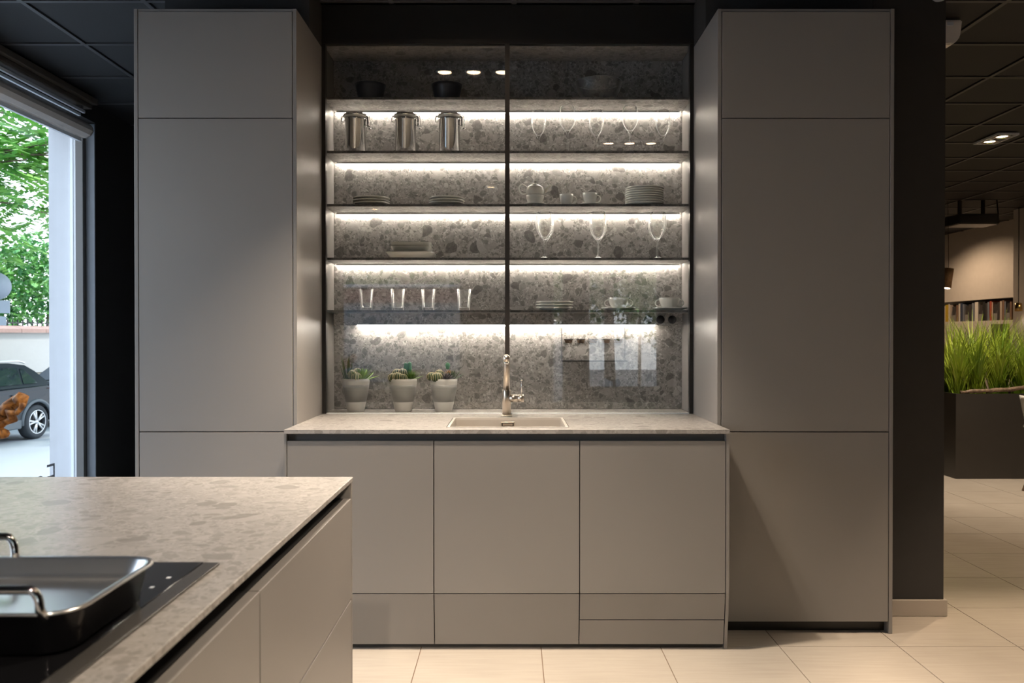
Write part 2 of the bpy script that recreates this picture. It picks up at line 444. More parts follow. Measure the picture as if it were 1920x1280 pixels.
# far right wall with the recessed book shelf
struct('wall_right_upper', B(XR, XR+0.44, 4.0, YB, 1.834, ZO), M_white)
struct('wall_right_lower', B(XR, XR+0.44, 4.0, YB, 0, 1.514), M_white)
struct('wall_right_recess', B(XR+0.34, XR+0.44, 4.0, YB, 1.515, 1.833), M_fgrey)
struct('wall_right_near', B(XR, XR+0.44, YR, 3.999, 0, ZO), M_wall)
struct('wall_pillar', B(6.50, XR-0.002, 8.6, 10.83, 0, ZT), M_white)
struct('wall_far', B(-0.6, XR+0.44, YB, YB+0.2, 0, ZO), M_white)
struct('wall_inner_side', B(-0.80, -0.602, 6.801, YB+0.2, 0, ZO), M_wall)

# --- window of the left wall
w1 = sgroup('window_1', (-3.06, 2, 0))
struct('frame_white', B(-3.112, -3.093, 5.885, 5.919, 0.02, 2.79), M_alu, w1)
struct('frame_seal', B(-3.093, -3.087, 5.895, 5.919, 0.02, 2.79), M_seal, w1)
struct('frame_white', B(-3.087, -3.066, 5.885, 5.919, 0.02, 2.79), M_alu, w1)
struct('frame_inner', B(-3.066, -3.016, 5.87, 5.919, 0.02, 2.79), M_fgrey, w1)
struct('frame_head', B(-3.112, -3.02, WY0+0.01, 5.87, 2.735, 2.795), M_alu, w1)
struct('frame_sill', B(-3.112, -3.02, WY0+0.01, 5.87, 0.0, 0.06), M_alu, w1)
struct('frame_end', B(-3.112, -3.02, WY0+0.01, WY0+0.06, 0.06, 2.735), M_alu, w1)
struct('window_glass', B(-3.094, -3.086, WY0+0.06, 5.884, 0.06, 2.735), M_win, w1)
# mirrored lettering on the pane
fc = bpy.data.curves.new('txt', 'FONT'); fc.body = 'Estudi'; fc.size = 0.262; fc.extrude = 0.0008; fc.offset = -0.0035; fc.space_character = 1.15
fo = bpy.data.objects.new('txt', fc); C.objects.link(fo)
dg = bpy.context.evaluated_depsgraph_get(); dg.update()
me = bpy.data.meshes.new_from_object(fo.evaluated_get(dg)); bpy.data.objects.remove(fo)
me.materials.append(M_text)
lo = data_obj('window_lettering', me, w1)
lo.rotation_euler = (PI/2, 0, -PI/2); lo.location = Vector((-3.0965, 5.668, 0.260)) - Vector(w1.location)

# --- roller blind and rails above the window
bl = thing('roller_blind', 'beige roller blind rolled up in its cassette above the left window', 'blind', (-2.89, 1, 2.64))
pf = [(-2.935, 2.735), (-2.945, 2.70), (-2.945, 2.655), (-2.935, 2.645), (-2.905, 2.645), (-2.875, 2.662), (-2.858, 2.69), (-2.862, 2.715), (-2.88, 2.735)]
obj('cassette', PR(pf, WY0, 5.70, 'y'), M_blind, bl)
obj('end_cap', PR([(x*1.0, z) for x, z in pf], 5.7005, 5.715, 'y'), pbr('cap_beige', (0.35, 0.31, 0.28), 0.5), bl)
obj('bottom_bar', B(-2.955, -2.935, WY0, 5.70, 2.620, 2.644), M_alu, bl)
cr = thing('curtain_rail', 'white double curtain rail under the dark ceiling beside the window', 'rail', (-2.9, 1, 2.80))
obj('rail', B(-2.905, -2.888, WY0, 5.66, 2.800, 2.818), M_alu, cr)
obj('rail', B(-2.935, -2.918, WY0, 5.66, 2.782, 2.800), M_alu, cr)
obj('rail_bracket', B(-2.945, -2.885, 5.60, 5.63, 2.818, 2.84), M_fgrey, cr)
va = thing('valance', 'brown boxed valance running along the ceiling over the window', 'valance', (-2.9, 1, 2.84))
obj('board', B(-2.945, -2.87, WY0, 5.72, 2.842, 2.872, bev=0.004), M_brown, va)
obj('upper_board', B(-2.945, -2.84, WY0, 5.74, 2.874, 2.915, bev=0.004), M_brown, va)

# ================================================================== TALL CABINETS
def tall(x0, x1, label):
    t = thing('tall_cabinet', label, 'cabinet', ((x0+x1)/2, YF, 0))
    p = 0.016
    obj('side_panel', B(x0, x0+p, YF, 4.39, 0.001, 2.711, bev=0.001), M_taupe, t)
    obj('side_panel', B(x1-p, x1, YF, 4.39, 0.001, 2.711, bev=0.001), M_taupe, t)
    obj('carcass', B(x0+p+0.001, x1-p-0.001, YF+0.026, 4.385, 0.055, 2.700), M_carc, t)
    obj('plinth', B(x0+p+0.001, x1-p-0.001, YF+0.045, YF+0.06, 0.001, 0.054), M_black, t)
    obj('top_panel', B(x0+p+0.001, x1-p-0.001, YF+0.004, 4.385, 2.7005, 2.711), M_taupe, t)
    for z0, z1 in ((0.054, 0.878), (0.882, 2.237), (2.241, 2.699)):
        obj('door', B(x0+p+0.003, x1-p-0.003, YF, YF+0.021, z0, z1, bev=0.0012), M_taupe, t)
    return t
tall(-1.637, NL, 'tall taupe cabinet with three doors beside the window')
tall(NR, 1.655, 'tall taupe cabinet with three doors beside the dark pier')

# ================================================================== BASE CABINETS
YB0 = 3.415
def front_prof(z0, z1, y=YB0, th=0.021):
    """cross section of a front: upright above z 0.24, leaning back below it"""
    def yy(z): return y + max(0.0, 0.240-z)*0.14
    return [(yy(z0), z0), (yy(z1), z1), (yy(z1)+th, z1), (yy(z0)+th, z0)]
bx = [(-0.9205, -0.3225), (-0.3185, 0.2750), (0.2790, 0.8740)]
labs = ['base cabinet under the worktop nearest the window, partly behind the island',
        'middle base cabinet below the sink, tall front over one low front',
        'base cabinet nearest the dark pier with two shallow drawers at the bottom']
for k, (a, b_) in enumerate(bx):
    t = thing('base_cabinet', labs[k], 'cabinet', ((a+b_)/2, YB0, 0))
    obj('door', PR(front_prof(0.2425, 0.866), a, b_, 'x'), M_taupe, t)
    if k < 2: obj('drawer_front', PR(front_prof(0.022, 0.2385), a, b_, 'x'), M_taupe, t)
    else:
        obj('drawer_front', PR(front_prof(0.1295, 0.2385), a, b_, 'x'), M_taupe, t)
        obj('drawer_front', PR(front_prof(0.022, 0.1255), a, b_, 'x'), M_taupe, t)
    if k == 1: obj('carcass', B(a, b_, YB0+0.07, 3.49, 0.03, 0.86), M_carc, t)
    else: obj('carcass', B(a, b_, YB0+0.07, 4.09, 0.03, 0.86), M_carc, t)
    obj('grip_channel', B(a-0.002, b_+0.002, YB0+0.03, YB0+0.034, 0.862, 0.8965), M_chan, t)
    obj('plinth', B(a-0.002, b_+0.002, YB0+0.056, YB0+0.068, 0.001, 0.028), M_plinth, t)
def endpan(x0, x1, label):
    o = obj('end_panel', PR([(YB0-0.001, 0.8965), (YB0-0.001, 0.24), (YB0+0.033, 0.001), (4.09, 0.001), (4.09, 0.8965)], x0, x1, 'x'), M_taupe)
    tag(o, label, 'panel')
endpan(-0.9325, -0.9235, 'thin taupe end panel of the base cabinets on the window side')
endpan(0.8775, 0.8905, 'thin taupe end panel of the base cabinets next to the dark pier')

# worktop with the sink cut-out
SX0, SX1, SY0, SY1 = -0.277, 0.2415, 3.50, 3.905
bm = bmesh.new()
XS = [NL+0.001, SX0, SX1, NR-0.001]; YS = [3.407, SY0, SY1, 4.365]; z0, z1 = 0.897, 0.913
vt = {}
for i, x in enumerate(XS):
    for j, y in enumerate(YS):
        for q, z in enumerate((z0, z1)): vt[i, j, q] = bm.verts.new((x, y, z))
for i in range(3):
    for j in range(3):
        if (i, j) == (1, 1): continue
        bm.faces.new((vt[i,j,1], vt[i+1,j,1], vt[i+1,j+1,1], vt[i,j+1,1])); bm.faces.new((vt[i,j,0], vt[i,j+1,0], vt[i+1,j+1,0], vt[i+1,j,0]))
for i in range(3):
    bm.faces.new((vt[i,0,0], vt[i+1,0,0], vt[i+1,0,1], vt[i,0,1])); bm.faces.new((vt[i+1,3,0], vt[i,3,0], vt[i,3,1], vt[i+1,3,1]))
    bm.faces.new((vt[0,i+1,0], vt[0,i,0], vt[0,i,1], vt[0,i+1,1])); bm.faces.new((vt[3,i,0], vt[3,i+1,0], vt[3,i+1,1], vt[3,i,1]))
bm.faces.new((vt[1,1,1], vt[2,1,1], vt[2,1,0], vt[1,1,0])); bm.faces.new((vt[2,2,1], vt[1,2,1], vt[1,2,0], vt[2,2,0]))
bm.faces.new((vt[1,2,1], vt[1,1,1], vt[1,1,0], vt[1,2,0])); bm.faces.new((vt[2,1,1], vt[2,2,1], vt[2,2,0], vt[2,1,0]))
bmesh.ops.recalc_face_normals(bm, faces=bm.faces)
tag(obj('worktop', bm, M_wtop), 'thin speckled stone worktop with a cut-out for the sink', 'worktop')

# sink
sk = thing('kitchen_sink', 'rectangular steel sink set into the stone worktop', 'sink', (-0.018, 3.70, 0.72))
bm = bmesh.new()
a, b_, c_, d_ = SX0+0.004, SX1-0.004, SY0+0.004, SY1-0.004
def ring(x0, x1, y0, y1, z): return [bm.verts.new(p) for p in ((x0,y0,z),(x1,y0,z),(x1,y1,z),(x0,y1,z))]
R = [ring(a, b_, c_, d_, 0.9145), ring(a+0.011, b_-0.011, c_+0.011, d_-0.011, 0.9145), ring(a+0.013, b_-0.013, c_+0.013, d_-0.013, 0.905),
     ring(a+0.016, b_-0.016, c_+0.016, d_-0.016, 0.735), ring(a+0.05, b_-0.05, c_+0.05, d_-0.05, 0.727)]
O = [ring(a, b_, c_, d_, 0.75), ring(a+0.05, b_-0.05, c_+0.05, d_-0.05, 0.722)]
def loft(A, Bq):
    for i in range(4): bm.faces.new((A[i], A[(i+1)%4], Bq[(i+1)%4], Bq[i]))
for p_, q_ in zip(R, R[1:]): loft(p_, q_)
loft(R[0], O[0]); loft(O[0], O[1]); bm.faces.new(R[-1]); bm.faces.new(O[1])
bmesh.ops.recalc_face_normals(bm, faces=bm.faces)
obj('basin', bm, M_sink, sk)
bm = bmesh.new(); yb = d_-0.0165
box(bm, -0.052, 0.012, yb-0.004, yb, 0.872, 0.896, bev=0.001)
ov = obj('overflow_frame', bm, M_steel, sk)
obj('overflow_slot', B(-0.048, 0.008, yb-0.0055, yb-0.0042, 0.876, 0.892), M_black, ov)
obj('overflow_plate', B(-0.043, 0.003, yb-0.008, yb-0.0057, 0.879, 0.889), M_steel, ov)
obj('drain', LA([(0, 0.7285), (0.038, 0.7285), (0.04, 0.7275), (0.0, 0.7275)], -0.018, 3.70, 0, 24), M_steel, sk)

# mixer tap
fx, fy = -0.026, 3.985
tp = thing('mixer_tap', 'brushed steel mixer tap behind the sink with side lever', 'tap', (fx, fy, 0.913))
obj('base_ring', LA([(0, 0), (0.027, 0), (0.027, 0.004), (0.024, 0.007), (0, 0.007)], fx, fy, 0.9135, 28), M_steel, tp)
obj('body', LA([(0, 0.0071), (0.0205, 0.0071), (0.0205, 0.124), (0.0195, 0.1255), (0, 0.1255)], fx, fy, 0.9135, 28), M_steel, tp)
path = [(fx, fy, 1.0395), (fx, fy, 1.165)] + arc((fx, fy-0.028, 1.165), 0.028, 0.0, PI/2, 6, 'yz')[1:] + [(fx, fy-0.06, 1.193), (fx, fy-0.19, 1.193)]
obj('spout', TU(path, 0.0158, 16), M_steel, tp)
obj('aerator', LA([(0, 0), (0.011, 0), (0.0125, 0.004), (0.0125, 0.010), (0, 0.010)], fx, fy-0.172, 1.1675, 16), M_chrome, tp)
obj('lever_hub', TU([(fx+0.012, fy, 0.998), (fx+0.052, fy, 0.998)], 0.0185, 20), M_steel, tp)
obj('lever_cap', TU([(fx+0.053, fy, 0.998), (fx+0.083, fy, 0.998)], 0.0185, 20), M_steel, tp)
obj('lever', TU([(fx+0.072, fy, 1.0168), (fx+0.072, fy-0.002, 1.092)], 0.0035, 10), M_chrome, tp)

# ================================================================== GLAZED SHELF NICHE
dc = thing('display_cabinet', 'glazed wall niche of stone shelves lit by strip lights above the sink', 'shelving', (-0.021, YG, 0.914))
YS0, YS1 = 4.132, 4.366
obj('back_panel', B(NL+0.003, NR-0.003, YK-0.003, YK+0.016, 0.9145, 2.745), M_stone, dc)
obj('side_panel', B(NL+0.0005, NL+0.003, 4.131, 4.36, 0.915, 2.728), M_taupe, dc)
obj('side_panel', B(NR-0.003, NR-0.0005, 4.131, 4.36, 0.915, 2.728), M_taupe, dc)
obj('top_panel', B(NL+0.0035, NR-0.0035, YS0, YS1, 2.729, 2.745), M_wtop, dc)  # lighter worktop stone here stands in for light on the underside
SH = [2.4745, 2.2105, 1.948, 1.6827, 1.424]
for k, z in enumerate(SH):
    sh = obj('shelf', B(NL+0.0035, NR-0.0035, YS0, YS1, z-0.012, z), M_stone, dc)
    obj('edge_shade', B(NL+0.0035, NR-0.0035, YS0-0.0012, YS0-0.0002, z-0.012, z), M_edge_shade, sh)  # thin added strip, its dark colour stands in for the edge being shaded
    if k < 4:
        obj('led_strip', B(NL+0.02, NR-0.02, 4.349, 4.360, z-0.0165, z-0.0125), M_led, sh)
        obj('led_profile', B(NL+0.02, NR-0.02, 4.343, 4.346, z-0.0195, z-0.0122), M_leds, sh)
rl = obj('service_rail', B(NL+0.02, NR-0.02, 4.27, YS1, 1.352, 1.4115), M_stone, dc)
obj('led_strip', B(NL+0.13, NR-0.15, 4.325, 4.337, 1.3465, 1.3515), M_led, rl)
for px in (1215, 1238, 1260):
    x = (px-960)/1565*4.27
    obj('socket', TU([(x, 4.2695, 1.379), (x, 4.262, 1.379)], 0.021, 24), M_navy, rl)
obj('frame_post', B(NL+0.0005, NL+0.019, YG-0.012, 4.1305, 0.9145, 2.726), M_black, dc)
obj('frame_post', B(NR-0.019, NR-0.0005, YG-0.012, 4.1305, 0.9145, 2.726), M_black, dc)
obj('mullion', B(-0.0345, -0.0115, YG-0.016, 4.1305, 0.9145, 2.726), M_mull, dc)
obj('top_rail', B(NL+0.0005, NR-0.0005, YG-0.012, 4.1305, 2.7265, 2.750), M_black, dc)
for a, b_ in ((NL+0.0195, -0.035), (-0.011, NR-0.0195)):
    obj('glass_pane', B(a, b_, YG, YG+0.006, 0.917, 2.726), M_pane, dc)
obj('bottom_track', B(NL+0.0195, NR-0.0195, YG-0.004, YG+0.010, 0.9135, 0.9168), M_alu, dc)

# stone faced utensil rack under the service rail
ux0, ux1 = (1054-960)/1565*4.30, (1175-960)/1565*4.30
ur = thing('utensil_rack', 'stone faced panel with five slots hung under the lowest shelf', 'rack', ((ux0+ux1)/2, 4.33, 1.165))
bm = B(ux0+0.003, ux1-0.003, 4.356, 4.366, 1.168, 1.3445)
obj('face', bm, M_stone, ur)
obj('edge', B(ux0, ux0+0.003, 4.354, 4.366, 1.165, 1.3445), M_black, ur)
obj('edge', B(ux1-0.003, ux1, 4.354, 4.366, 1.165, 1.3445), M_black, ur)
obj('bottom_ledge', B(ux0, ux1+0.01, 4.345, 4.366, 1.162, 1.1675), M_black, ur)
for i in range(5):
    c = ux0 + (ux1-ux0)*(0.11 + 0.195*i)
    obj('slot', PR([(c-0.022, 1.276), (c+0.022, 1.276), (c+0.016, 1.258), (c-0.016, 1.258)], 4.3545, 4.3558, 'y'), M_drift2, ur)
    obj('slot_lip', B(c-0.023, c+0.023, 4.348, 4.3555, 1.2762, 1.2795), M_black, ur)

# ================================================================== THINGS ON THE SHELVES
YC = 4.225
def PX(px, y=YC): return (px-960)/FPX*y
Z1, Z2, Z3, Z4, Z5 = [z+0.0003 for z in SH]
# black bowls
bprof = [(0, 0), (0.052, 0), (0.060, 0.010), (0.074, 0.070), (0.078, 0.083), (0.075, 0.083), (0.070, 0.068), (0.056, 0.012), (0, 0.008)]
for px, l in ((695, 'black stoneware bowl on the top shelf nearest the window'), (838, 'black stoneware bowl on the top shelf near the middle post')):
    r = thing('bowl', l, 'bowl', (PX(px), YC, Z1), 'black bowls on the top shelf')
    obj('bowl_body', LA(bprof, seg=40), M_navy, r, local=True)
    obj('rim', LA([(0.0752, 0.0832), (0.0785, 0.0832), (0.0785, 0.0855), (0.0752, 0.0855)], seg=40, closed=True), M_navy, r, local=True)
# glass bowl
gb = thing('glass_bowl', 'large clear glass bowl on the top shelf', 'bowl', (PX(1122), YC+0.005, Z1))
obj('bowl_body', LA([(0, 0), (0.055, 0), (0.085, 0.02), (0.108, 0.06), (0.117, 0.094), (0.121, 0.098), (0.121, 0.1005), (0.1165, 0.1005), (0.1135, 0.096), (0.104, 0.060), (0.081, 0.024), (0, 0.006)], seg=48), M_glass, gb, local=True)
# canisters
for px, l in ((667, 'steel storage canister with clamp lid nearest the window'), (761, 'steel storage canister with clamp lid, middle of three'), (843, 'steel storage canister with clamp lid nearest the middle post')):
    r = thing('canister', l, 'canister', (PX(px), YC, Z2), 'clamp lid canisters on the second shelf')
    obj('body', LA([(0, 0), (0.050, 0), (0.0525, 0.003), (0.0525, 0.168), (0.0555, 0.171), (0.0555, 0.180), (0.0525, 0.183), (0.0525, 0.186), (0, 0.186)], seg=40), M_chrome, r, local=True)
    obj('gasket', LA([(0, 0.1862), (0.0575, 0.1862), (0.0575, 0.1895), (0, 0.1895)], seg=40), M_porc, r, local=True)
    ld = obj('lid', LA([(0, 0.1897), (0.062, 0.1897), (0.0625, 0.195), (0.060, 0.200), (0.045, 0.207), (0, 0.211)], seg=40), M_chrome, r, local=True)
    bm = TU([(-0.0535, 0.012, 0.168), (-0.070, 0.010, 0.165), (-0.071, 0.008, 0.185), (-0.0635, 0.006, 0.196)], 0.0018, 6)
    tube(bm, [(-0.0535, -0.012, 0.168), (-0.070, -0.010, 0.165), (-0.071, -0.008, 0.185), (-0.0635, -0.006, 0.196)], 0.0018, 6)
    obj('hinge_wire', bm, M_chrome, r, local=True)
    obj('clamp', B(0.0585, 0.0675, -0.009, 0.009, 0.140, 0.190, bev=0.002), M_chrome, r, local=True)
    obj('clamp_wire', TU([(0.0535, 0, 0.150), (0.074, 0, 0.142), (0.076, 0, 0.160), (0.070, 0, 0.195), (0.0625, 0, 0.199)], 0.002, 6), M_chrome, r, local=True)
    obj('latch_knob', LA([(0, -0.008), (0.006, -0.005), (0.0075, 0), (0.006, 0.005), (0, 0.008)], 0.0725, 0, 0.130, 12), M_chrome, r, local=True)
# plates
def plate_mesh(rad, h, m):
    bm = LA([(0, 0), (rad*0.62, 0), (rad*0.66, 0.002), (rad*0.97, h*0.72), (rad, h*0.86), (rad*0.99, h), (rad*0.96, h), (rad*0.64, h*0.42), (0, h*0.36)], seg=48)
    me = bpy.data.meshes.new('plate'); bm.to_mesh(me); bm.free(); me.materials.append(m); return me
def stack(px, z, n, rad, h, step, m, where, grp, y=YC):
    me = plate_mesh(rad, h, m)
    for i in range(n):
        nm = ('topmost' if i == n-1 else ORD[i])
        o = data_obj('plate', me, None, (PX(px)+random.uniform(-.0015, .0015), y, z+i*step))
        tag(o, '%s plate of %s' % (nm, where), 'plate', grp)
stack(697, Z3, 3, 0.094, 0.0165, 0.0130, M_ivory, 'the three-plate stack nearest the window', 'three-plate stack by the window')
stack(838, Z3, 3, 0.092, 0.0165, 0.0130, M_ivory, 'the three-plate stack near the middle post, third shelf', 'three-plate stack by the middle post')
stack(1208, Z3, 8, 0.098, 0.0150, 0.0112, M_porc, 'the tall stack of eight white plates', 'eight-plate stack')
stack(1040, Z5, 3, 0.096, 0.0170, 0.0140, M_porc, 'the white plate stack on the lowest shelf', 'plate stack on the lowest shelf')
# square dishes on the fourth shelf
def sq(name, label, px, z, hw, h, base):
    bm = bmesh.new(); n = 40; rings = []
    def sup(r, zz):
        out = []
        for i in range(n):
            a = 2*PI*i/n; c, s = math.cos(a), math.sin(a); k = (abs(c)**5+abs(s)**5)**(-1/5)
            out.append(bm.verts.new((r*k*c, r*k*s, zz)))
        return out
    rr = [sup(hw*base, 0), sup(hw*(base+0.04), 0.003), sup(hw*0.97, h*0.8), sup(hw, h), sup(hw*0.97, h), sup(hw*(base-0.02), 0.007)]
    for p_, q_ in zip(rr, rr[1:]):
        for i in range(n): f = bm.faces.new((p_[i], p_[(i+1)%n], q_[(i+1)%n], q_[i])); f.smooth = True
    bm.faces.new(rr[0][::-1]); bm.faces.new(rr[-1]); bmesh.ops.recalc_face_normals(bm, faces=bm.faces)
    o = obj(name, bm, M_ivory); o.location = (PX(px), YC, z); tag(o, label, 'dish', 'square dishes stacked on the fourth shelf')
sq('square_plate', 'wide square plate at the bottom of the dish stack, fourth shelf', 772, Z4, 0.123, 0.030, 0.80)
sq('square_bowl', 'square bowl in the middle of the dish stack, fourth shelf', 773, Z4+0.0305, 0.104, 0.030, 0.86)
sq('square_bowl', 'square bowl on top of the dish stack, fourth shelf', 773, Z4+0.0475, 0.105, 0.030, 0.86)
# wine glasses
def goblet(h, rmax, bowl):
    zb = h-bowl; w_ = 0.0011; n = 12
    prof = [(0, 0), (0.034, 0), (0.0345, 0.0015), (0.020, 0.0045), (0.006, 0.010), (0.0038, 0.020), (0.0034, zb-0.018), (0.005, zb-0.006)]
    cur = []
    for i in range(n+1):
        t_ = i/n
        r_ = rmax*math.sin(min(1.0, t_/0.55)*PI/2)**0.62 if t_ <= 0.55 else rmax*(1-0.17*((t_-0.55)/0.45)**1.6)
        cur.append((max(r_, 0.004), zb+bowl*t_))
    inn = [(r-w_, z+ (0.0025 if i == 0 else 0)) for i, (r, z) in enumerate(cur)]
    prof += cur[1:] + inn[:0:-1] + [(0, zb+0.005)]
    bm = LA(prof, seg=36); me = bpy.data.meshes.new('wine_glass'); bm.to_mesh(me); bm.free(); me.materials.append(M_glass); return me
g_tall, g_short, g_big = goblet(0.243, 0.0415, 0.128), goblet(0.222, 0.037, 0.132), goblet(0.234, 0.043, 0.135)
for px, me, l in ((1010, g_short, 'slim wine glass nearest the middle post, second shelf'), (1064, g_tall, 'tall wine glass, second from the middle post, second shelf'),
                  (1118, g_short, 'slim wine glass in the centre of five, second shelf'), (1181, g_tall, 'tall wine glass, fourth from the middle post, second shelf'),
                  (1243, g_short, 'slim wine glass nearest the tall cabinet, second shelf')):
    tag(data_obj('wine_glass', me, None, (PX(px), YC, Z2)), l, 'glass', 'wine glasses on the second shelf')
for px, l in ((1020, 'nearest the middle post'), (1121, 'in the middle'), (1233, 'nearest the tall cabinet')):
    s = 'front large wine glass of the pair %s, fourth shelf' % l
    tag(data_obj('wine_glass', g_big, None, (PX(px, 4.19), 4.19, Z4)), s, 'glass', 'wine glasses on the fourth shelf')
    tag(data_obj('wine_glass', g_big, None, (PX(px, 4.19)+0.012, 4.288, Z4)), s.replace('front', 'rear'), 'glass', 'wine glasses on the fourth shelf')
# teapot on its cup, cups, saucers
def saucer(x, y, z, r, label):
    tag(data_obj('saucer', plate_mesh(r, 0.014, M_porc), None, (x, y, z)), label, 'saucer', 'white saucers')
def cup(x, y, z, r, h, label, handles=(1,), foot=0.55, ear=0.022):
    t = thing('cup', label, 'cup', (x, y, z), 'white cups')
    obj('cup_body', LA([(0, 0), (r*foot, 0), (r*foot, 0.003), (r*0.86, h*0.45), (r*0.97, h*0.8), (r, h), (r*0.955, h), (r*0.92, h*0.8), (r*0.80, h*0.45), (r*foot*0.9, 0.007), (0, 0.006)], seg=36), M_porc, t, local=True)
    for s in handles:
        pts = [(s*(r*0.93+ear*math.sin(a)*1.0), 0, h*0.55+h*0.30*math.cos(a)) for a in [PI*i/8 for i in range(9)]]
        pts = [(s*r*0.88, 0, pts[0][2])] + pts[1:-1] + [(s*r*0.74, 0, pts[-1][2])]
        obj('handle', TU(pts, 0.0032, 8), M_porc, t, local=True)
    return t
xt = PX(1003)
saucer(xt, YC, Z3, 0.060, 'saucer under the teapot, third shelf')
cup(xt, YC, Z3+0.006, 0.047, 0.050, 'wide cup carrying the small white teapot', handles=(), foot=0.7)
tz = Z3+0.0565
tpt = thing('teapot', 'small white teapot resting on its cup, third shelf', 'teapot', (xt, YC, tz))
obj('pot_body', LA([(0, 0), (0.040, 0), (0.0445, 0.004), (0.0475, 0.022), (0.043, 0.040), (0.030, 0.050), (0.022, 0.053), (0, 0.053)], seg=36), M_porc, tpt, local=True)
obj('lid', LA([(0, 0.0532), (0.024, 0.0532), (0.023, 0.056), (0.012, 0.061), (0.004, 0.062), (0.004, 0.064), (0.008, 0.068), (0.0095, 0.073), (0.007, 0.078), (0, 0.080)], seg=24), M_porc, tpt, local=True)
obj('spout', TU([(0.040, 0, 0.018), (0.055, 0, 0.026), (0.064, 0, 0.040), (0.072, 0, 0.050), (0.082, 0, 0.052)], [0.012, 0.010, 0.0075, 0.006, 0.005], 12), M_porc, tpt, local=True)
obj('handle', TU([(-0.040, 0, 0.042)] + [(-0.058+0.022*math.cos(a), 0, 0.034+0.026*math.sin(a)) for a in [PI*0.6+PI*0.9*i/9 for i in range(10)]] + [(-0.042, 0, 0.010)], 0.004, 8), M_porc, tpt, local=True)
cup(PX(1062), YC, Z3, 0.035, 0.062, 'white cup standing between the teapot and the cup on a saucer', ear=0.018)
saucer(PX(1108), YC, Z3, 0.058, 'saucer of the small cup, third shelf')
cup(PX(1106), YC, Z3+0.006, 0.037, 0.062, 'small white cup on a saucer, third shelf', ear=0.020)
for px, l in ((1160, 'nearer the plate stack'), (1255, 'nearest the tall cabinet')):
    saucer(PX(px), YC, Z5, 0.090, 'wide saucer on the lowest shelf, %s' % l)
    cup(PX(px), YC, Z5+0.006, 0.053, 0.058, 'two-handled soup cup on the lowest shelf, %s' % l, handles=(-1, 1), foot=0.6)
# tumblers
bm = LA([(0, 0), (0.028, 0), (0.029, 0.003), (0.036, 0.108), (0.0345, 0.108), (0.027, 0.016), (0, 0.014)], seg=32)
tm = bpy.data.meshes.new('tumbler'); bm.to_mesh(tm); bm.free(); tm.materials.append(M_glass)
for px, l in ((687, 'clear tumbler on the lowest shelf nearest the window'), (746, 'clear tumbler on the lowest shelf, second from the window'),
              (803, 'clear tumbler on the lowest shelf, third from the window'), (870, 'clear tumbler on the lowest shelf nearest the middle post')):
    tag(data_obj('tumbler', tm, None, (PX(px), YC, Z5)), l, 'glass', 'tumblers on the lowest shelf')

# ================================================================== SUCCULENT POTS
def leaf_blade(bm, base, d, length, width, thick=0.25, curl=0.3, seg=4):
    """pointed fleshy leaf growing from base along direction d"""
    d = Vector(d).normalized(); s = d.cross(Vector((0,0,1)))
    s = Vector((1,0,0)) if s.length < 1e-3 else s.normalized()
    n = s.cross(d).normalized(); prev = None; base = Vector(base)
    for i in range(seg+1):
        t_ = i/seg; wd = width*(0.75+0.6*t_-1.35*t_*t_) if i < seg else 0.0
        c = base + d*length*t_ - n*(-curl)*length*t_*t_*0.5
        if i == seg: ringv = [bm.verts.new(c)]
        else: ringv = [bm.verts.new(c+s*wd/2), bm.verts.new(c+n*wd*thick), bm.verts.new(c-s*wd/2), bm.verts.new(c-n*wd*thick*0.7)]
        if prev:
            for k in range(4):
                if len(ringv) == 1: bm.faces.new((prev[k], prev[(k+1)%4], ringv[0]))
                else: bm.faces.new((prev[k], prev[(k+1)%4], ringv[(k+1)%4], ringv[k]))
        prev = ringv
def rosette(c, n, length, width, m, parent, name='rosette', lo=0.25, hi=1.35, curl=0.3):
    bm = bmesh.new()
    for i in range(n):
        a = i*2.399; el = lo+(hi-lo)*i/n
        L_ = length*(1-0.35*i/n)
        leaf_blade(bm, c, (math.cos(a)*math.cos(el), math.sin(a)*math.cos(el), math.sin(el)), L_, width, curl=curl)
    bmesh.ops.recalc_face_normals(bm, faces=bm.faces)
    return obj(name, bm, m, parent, local=True)
def barrel(c, r, h, parent, ribs=12, m=None):
    bm = bmesh.new(); seg = ribs*4; rows = 9; rings = []
    for j in range(rows+1):
        ph = -PI/2*0.75 + (PI/2*1.75)*j/rows
        rr = []
        for i in range(seg):
            a = 2*PI*i/seg; k = 1+0.09*math.cos(a*ribs)
            q = r*max(0.02, math.cos(ph))*k
            rr.append(bm.verts.new((c[0]+q*math.cos(a), c[1]+q*math.sin(a), c[2]+h*math.sin(ph))))
        rings.append(rr)
    for p_, q_ in zip(rings, rings[1:]):
        for i in range(seg): f = bm.faces.new((p_[i], p_[(i+1)%seg], q_[(i+1)%seg], q_[i])); f.smooth = True
    bm.faces.new(rings[-1]); bm.faces.new(rings[0][::-1])
    b = obj('barrel_cactus', bm, m or M_cact, parent, local=True)
    bm = bmesh.new()
    for i in range(ribs):
        a = 2*PI*i/ribs; pts = []
        for j in range(7):
            ph = -0.55+1.95*j/6; q = r*1.10*max(0.03, math.cos(ph))
            pts.append((c[0]+q*math.cos(a), c[1]+q*math.sin(a), c[2]+h*1.02*math.sin(ph)))
        tube(bm, pts, r*0.034, 4)
    obj('spines', bm, M_spine, b, local=True)
    return b
POTY = 4.235
pprof = [(0, 0), (0.040, 0), (0.0415, 0.004), (0.047, 0.040)]
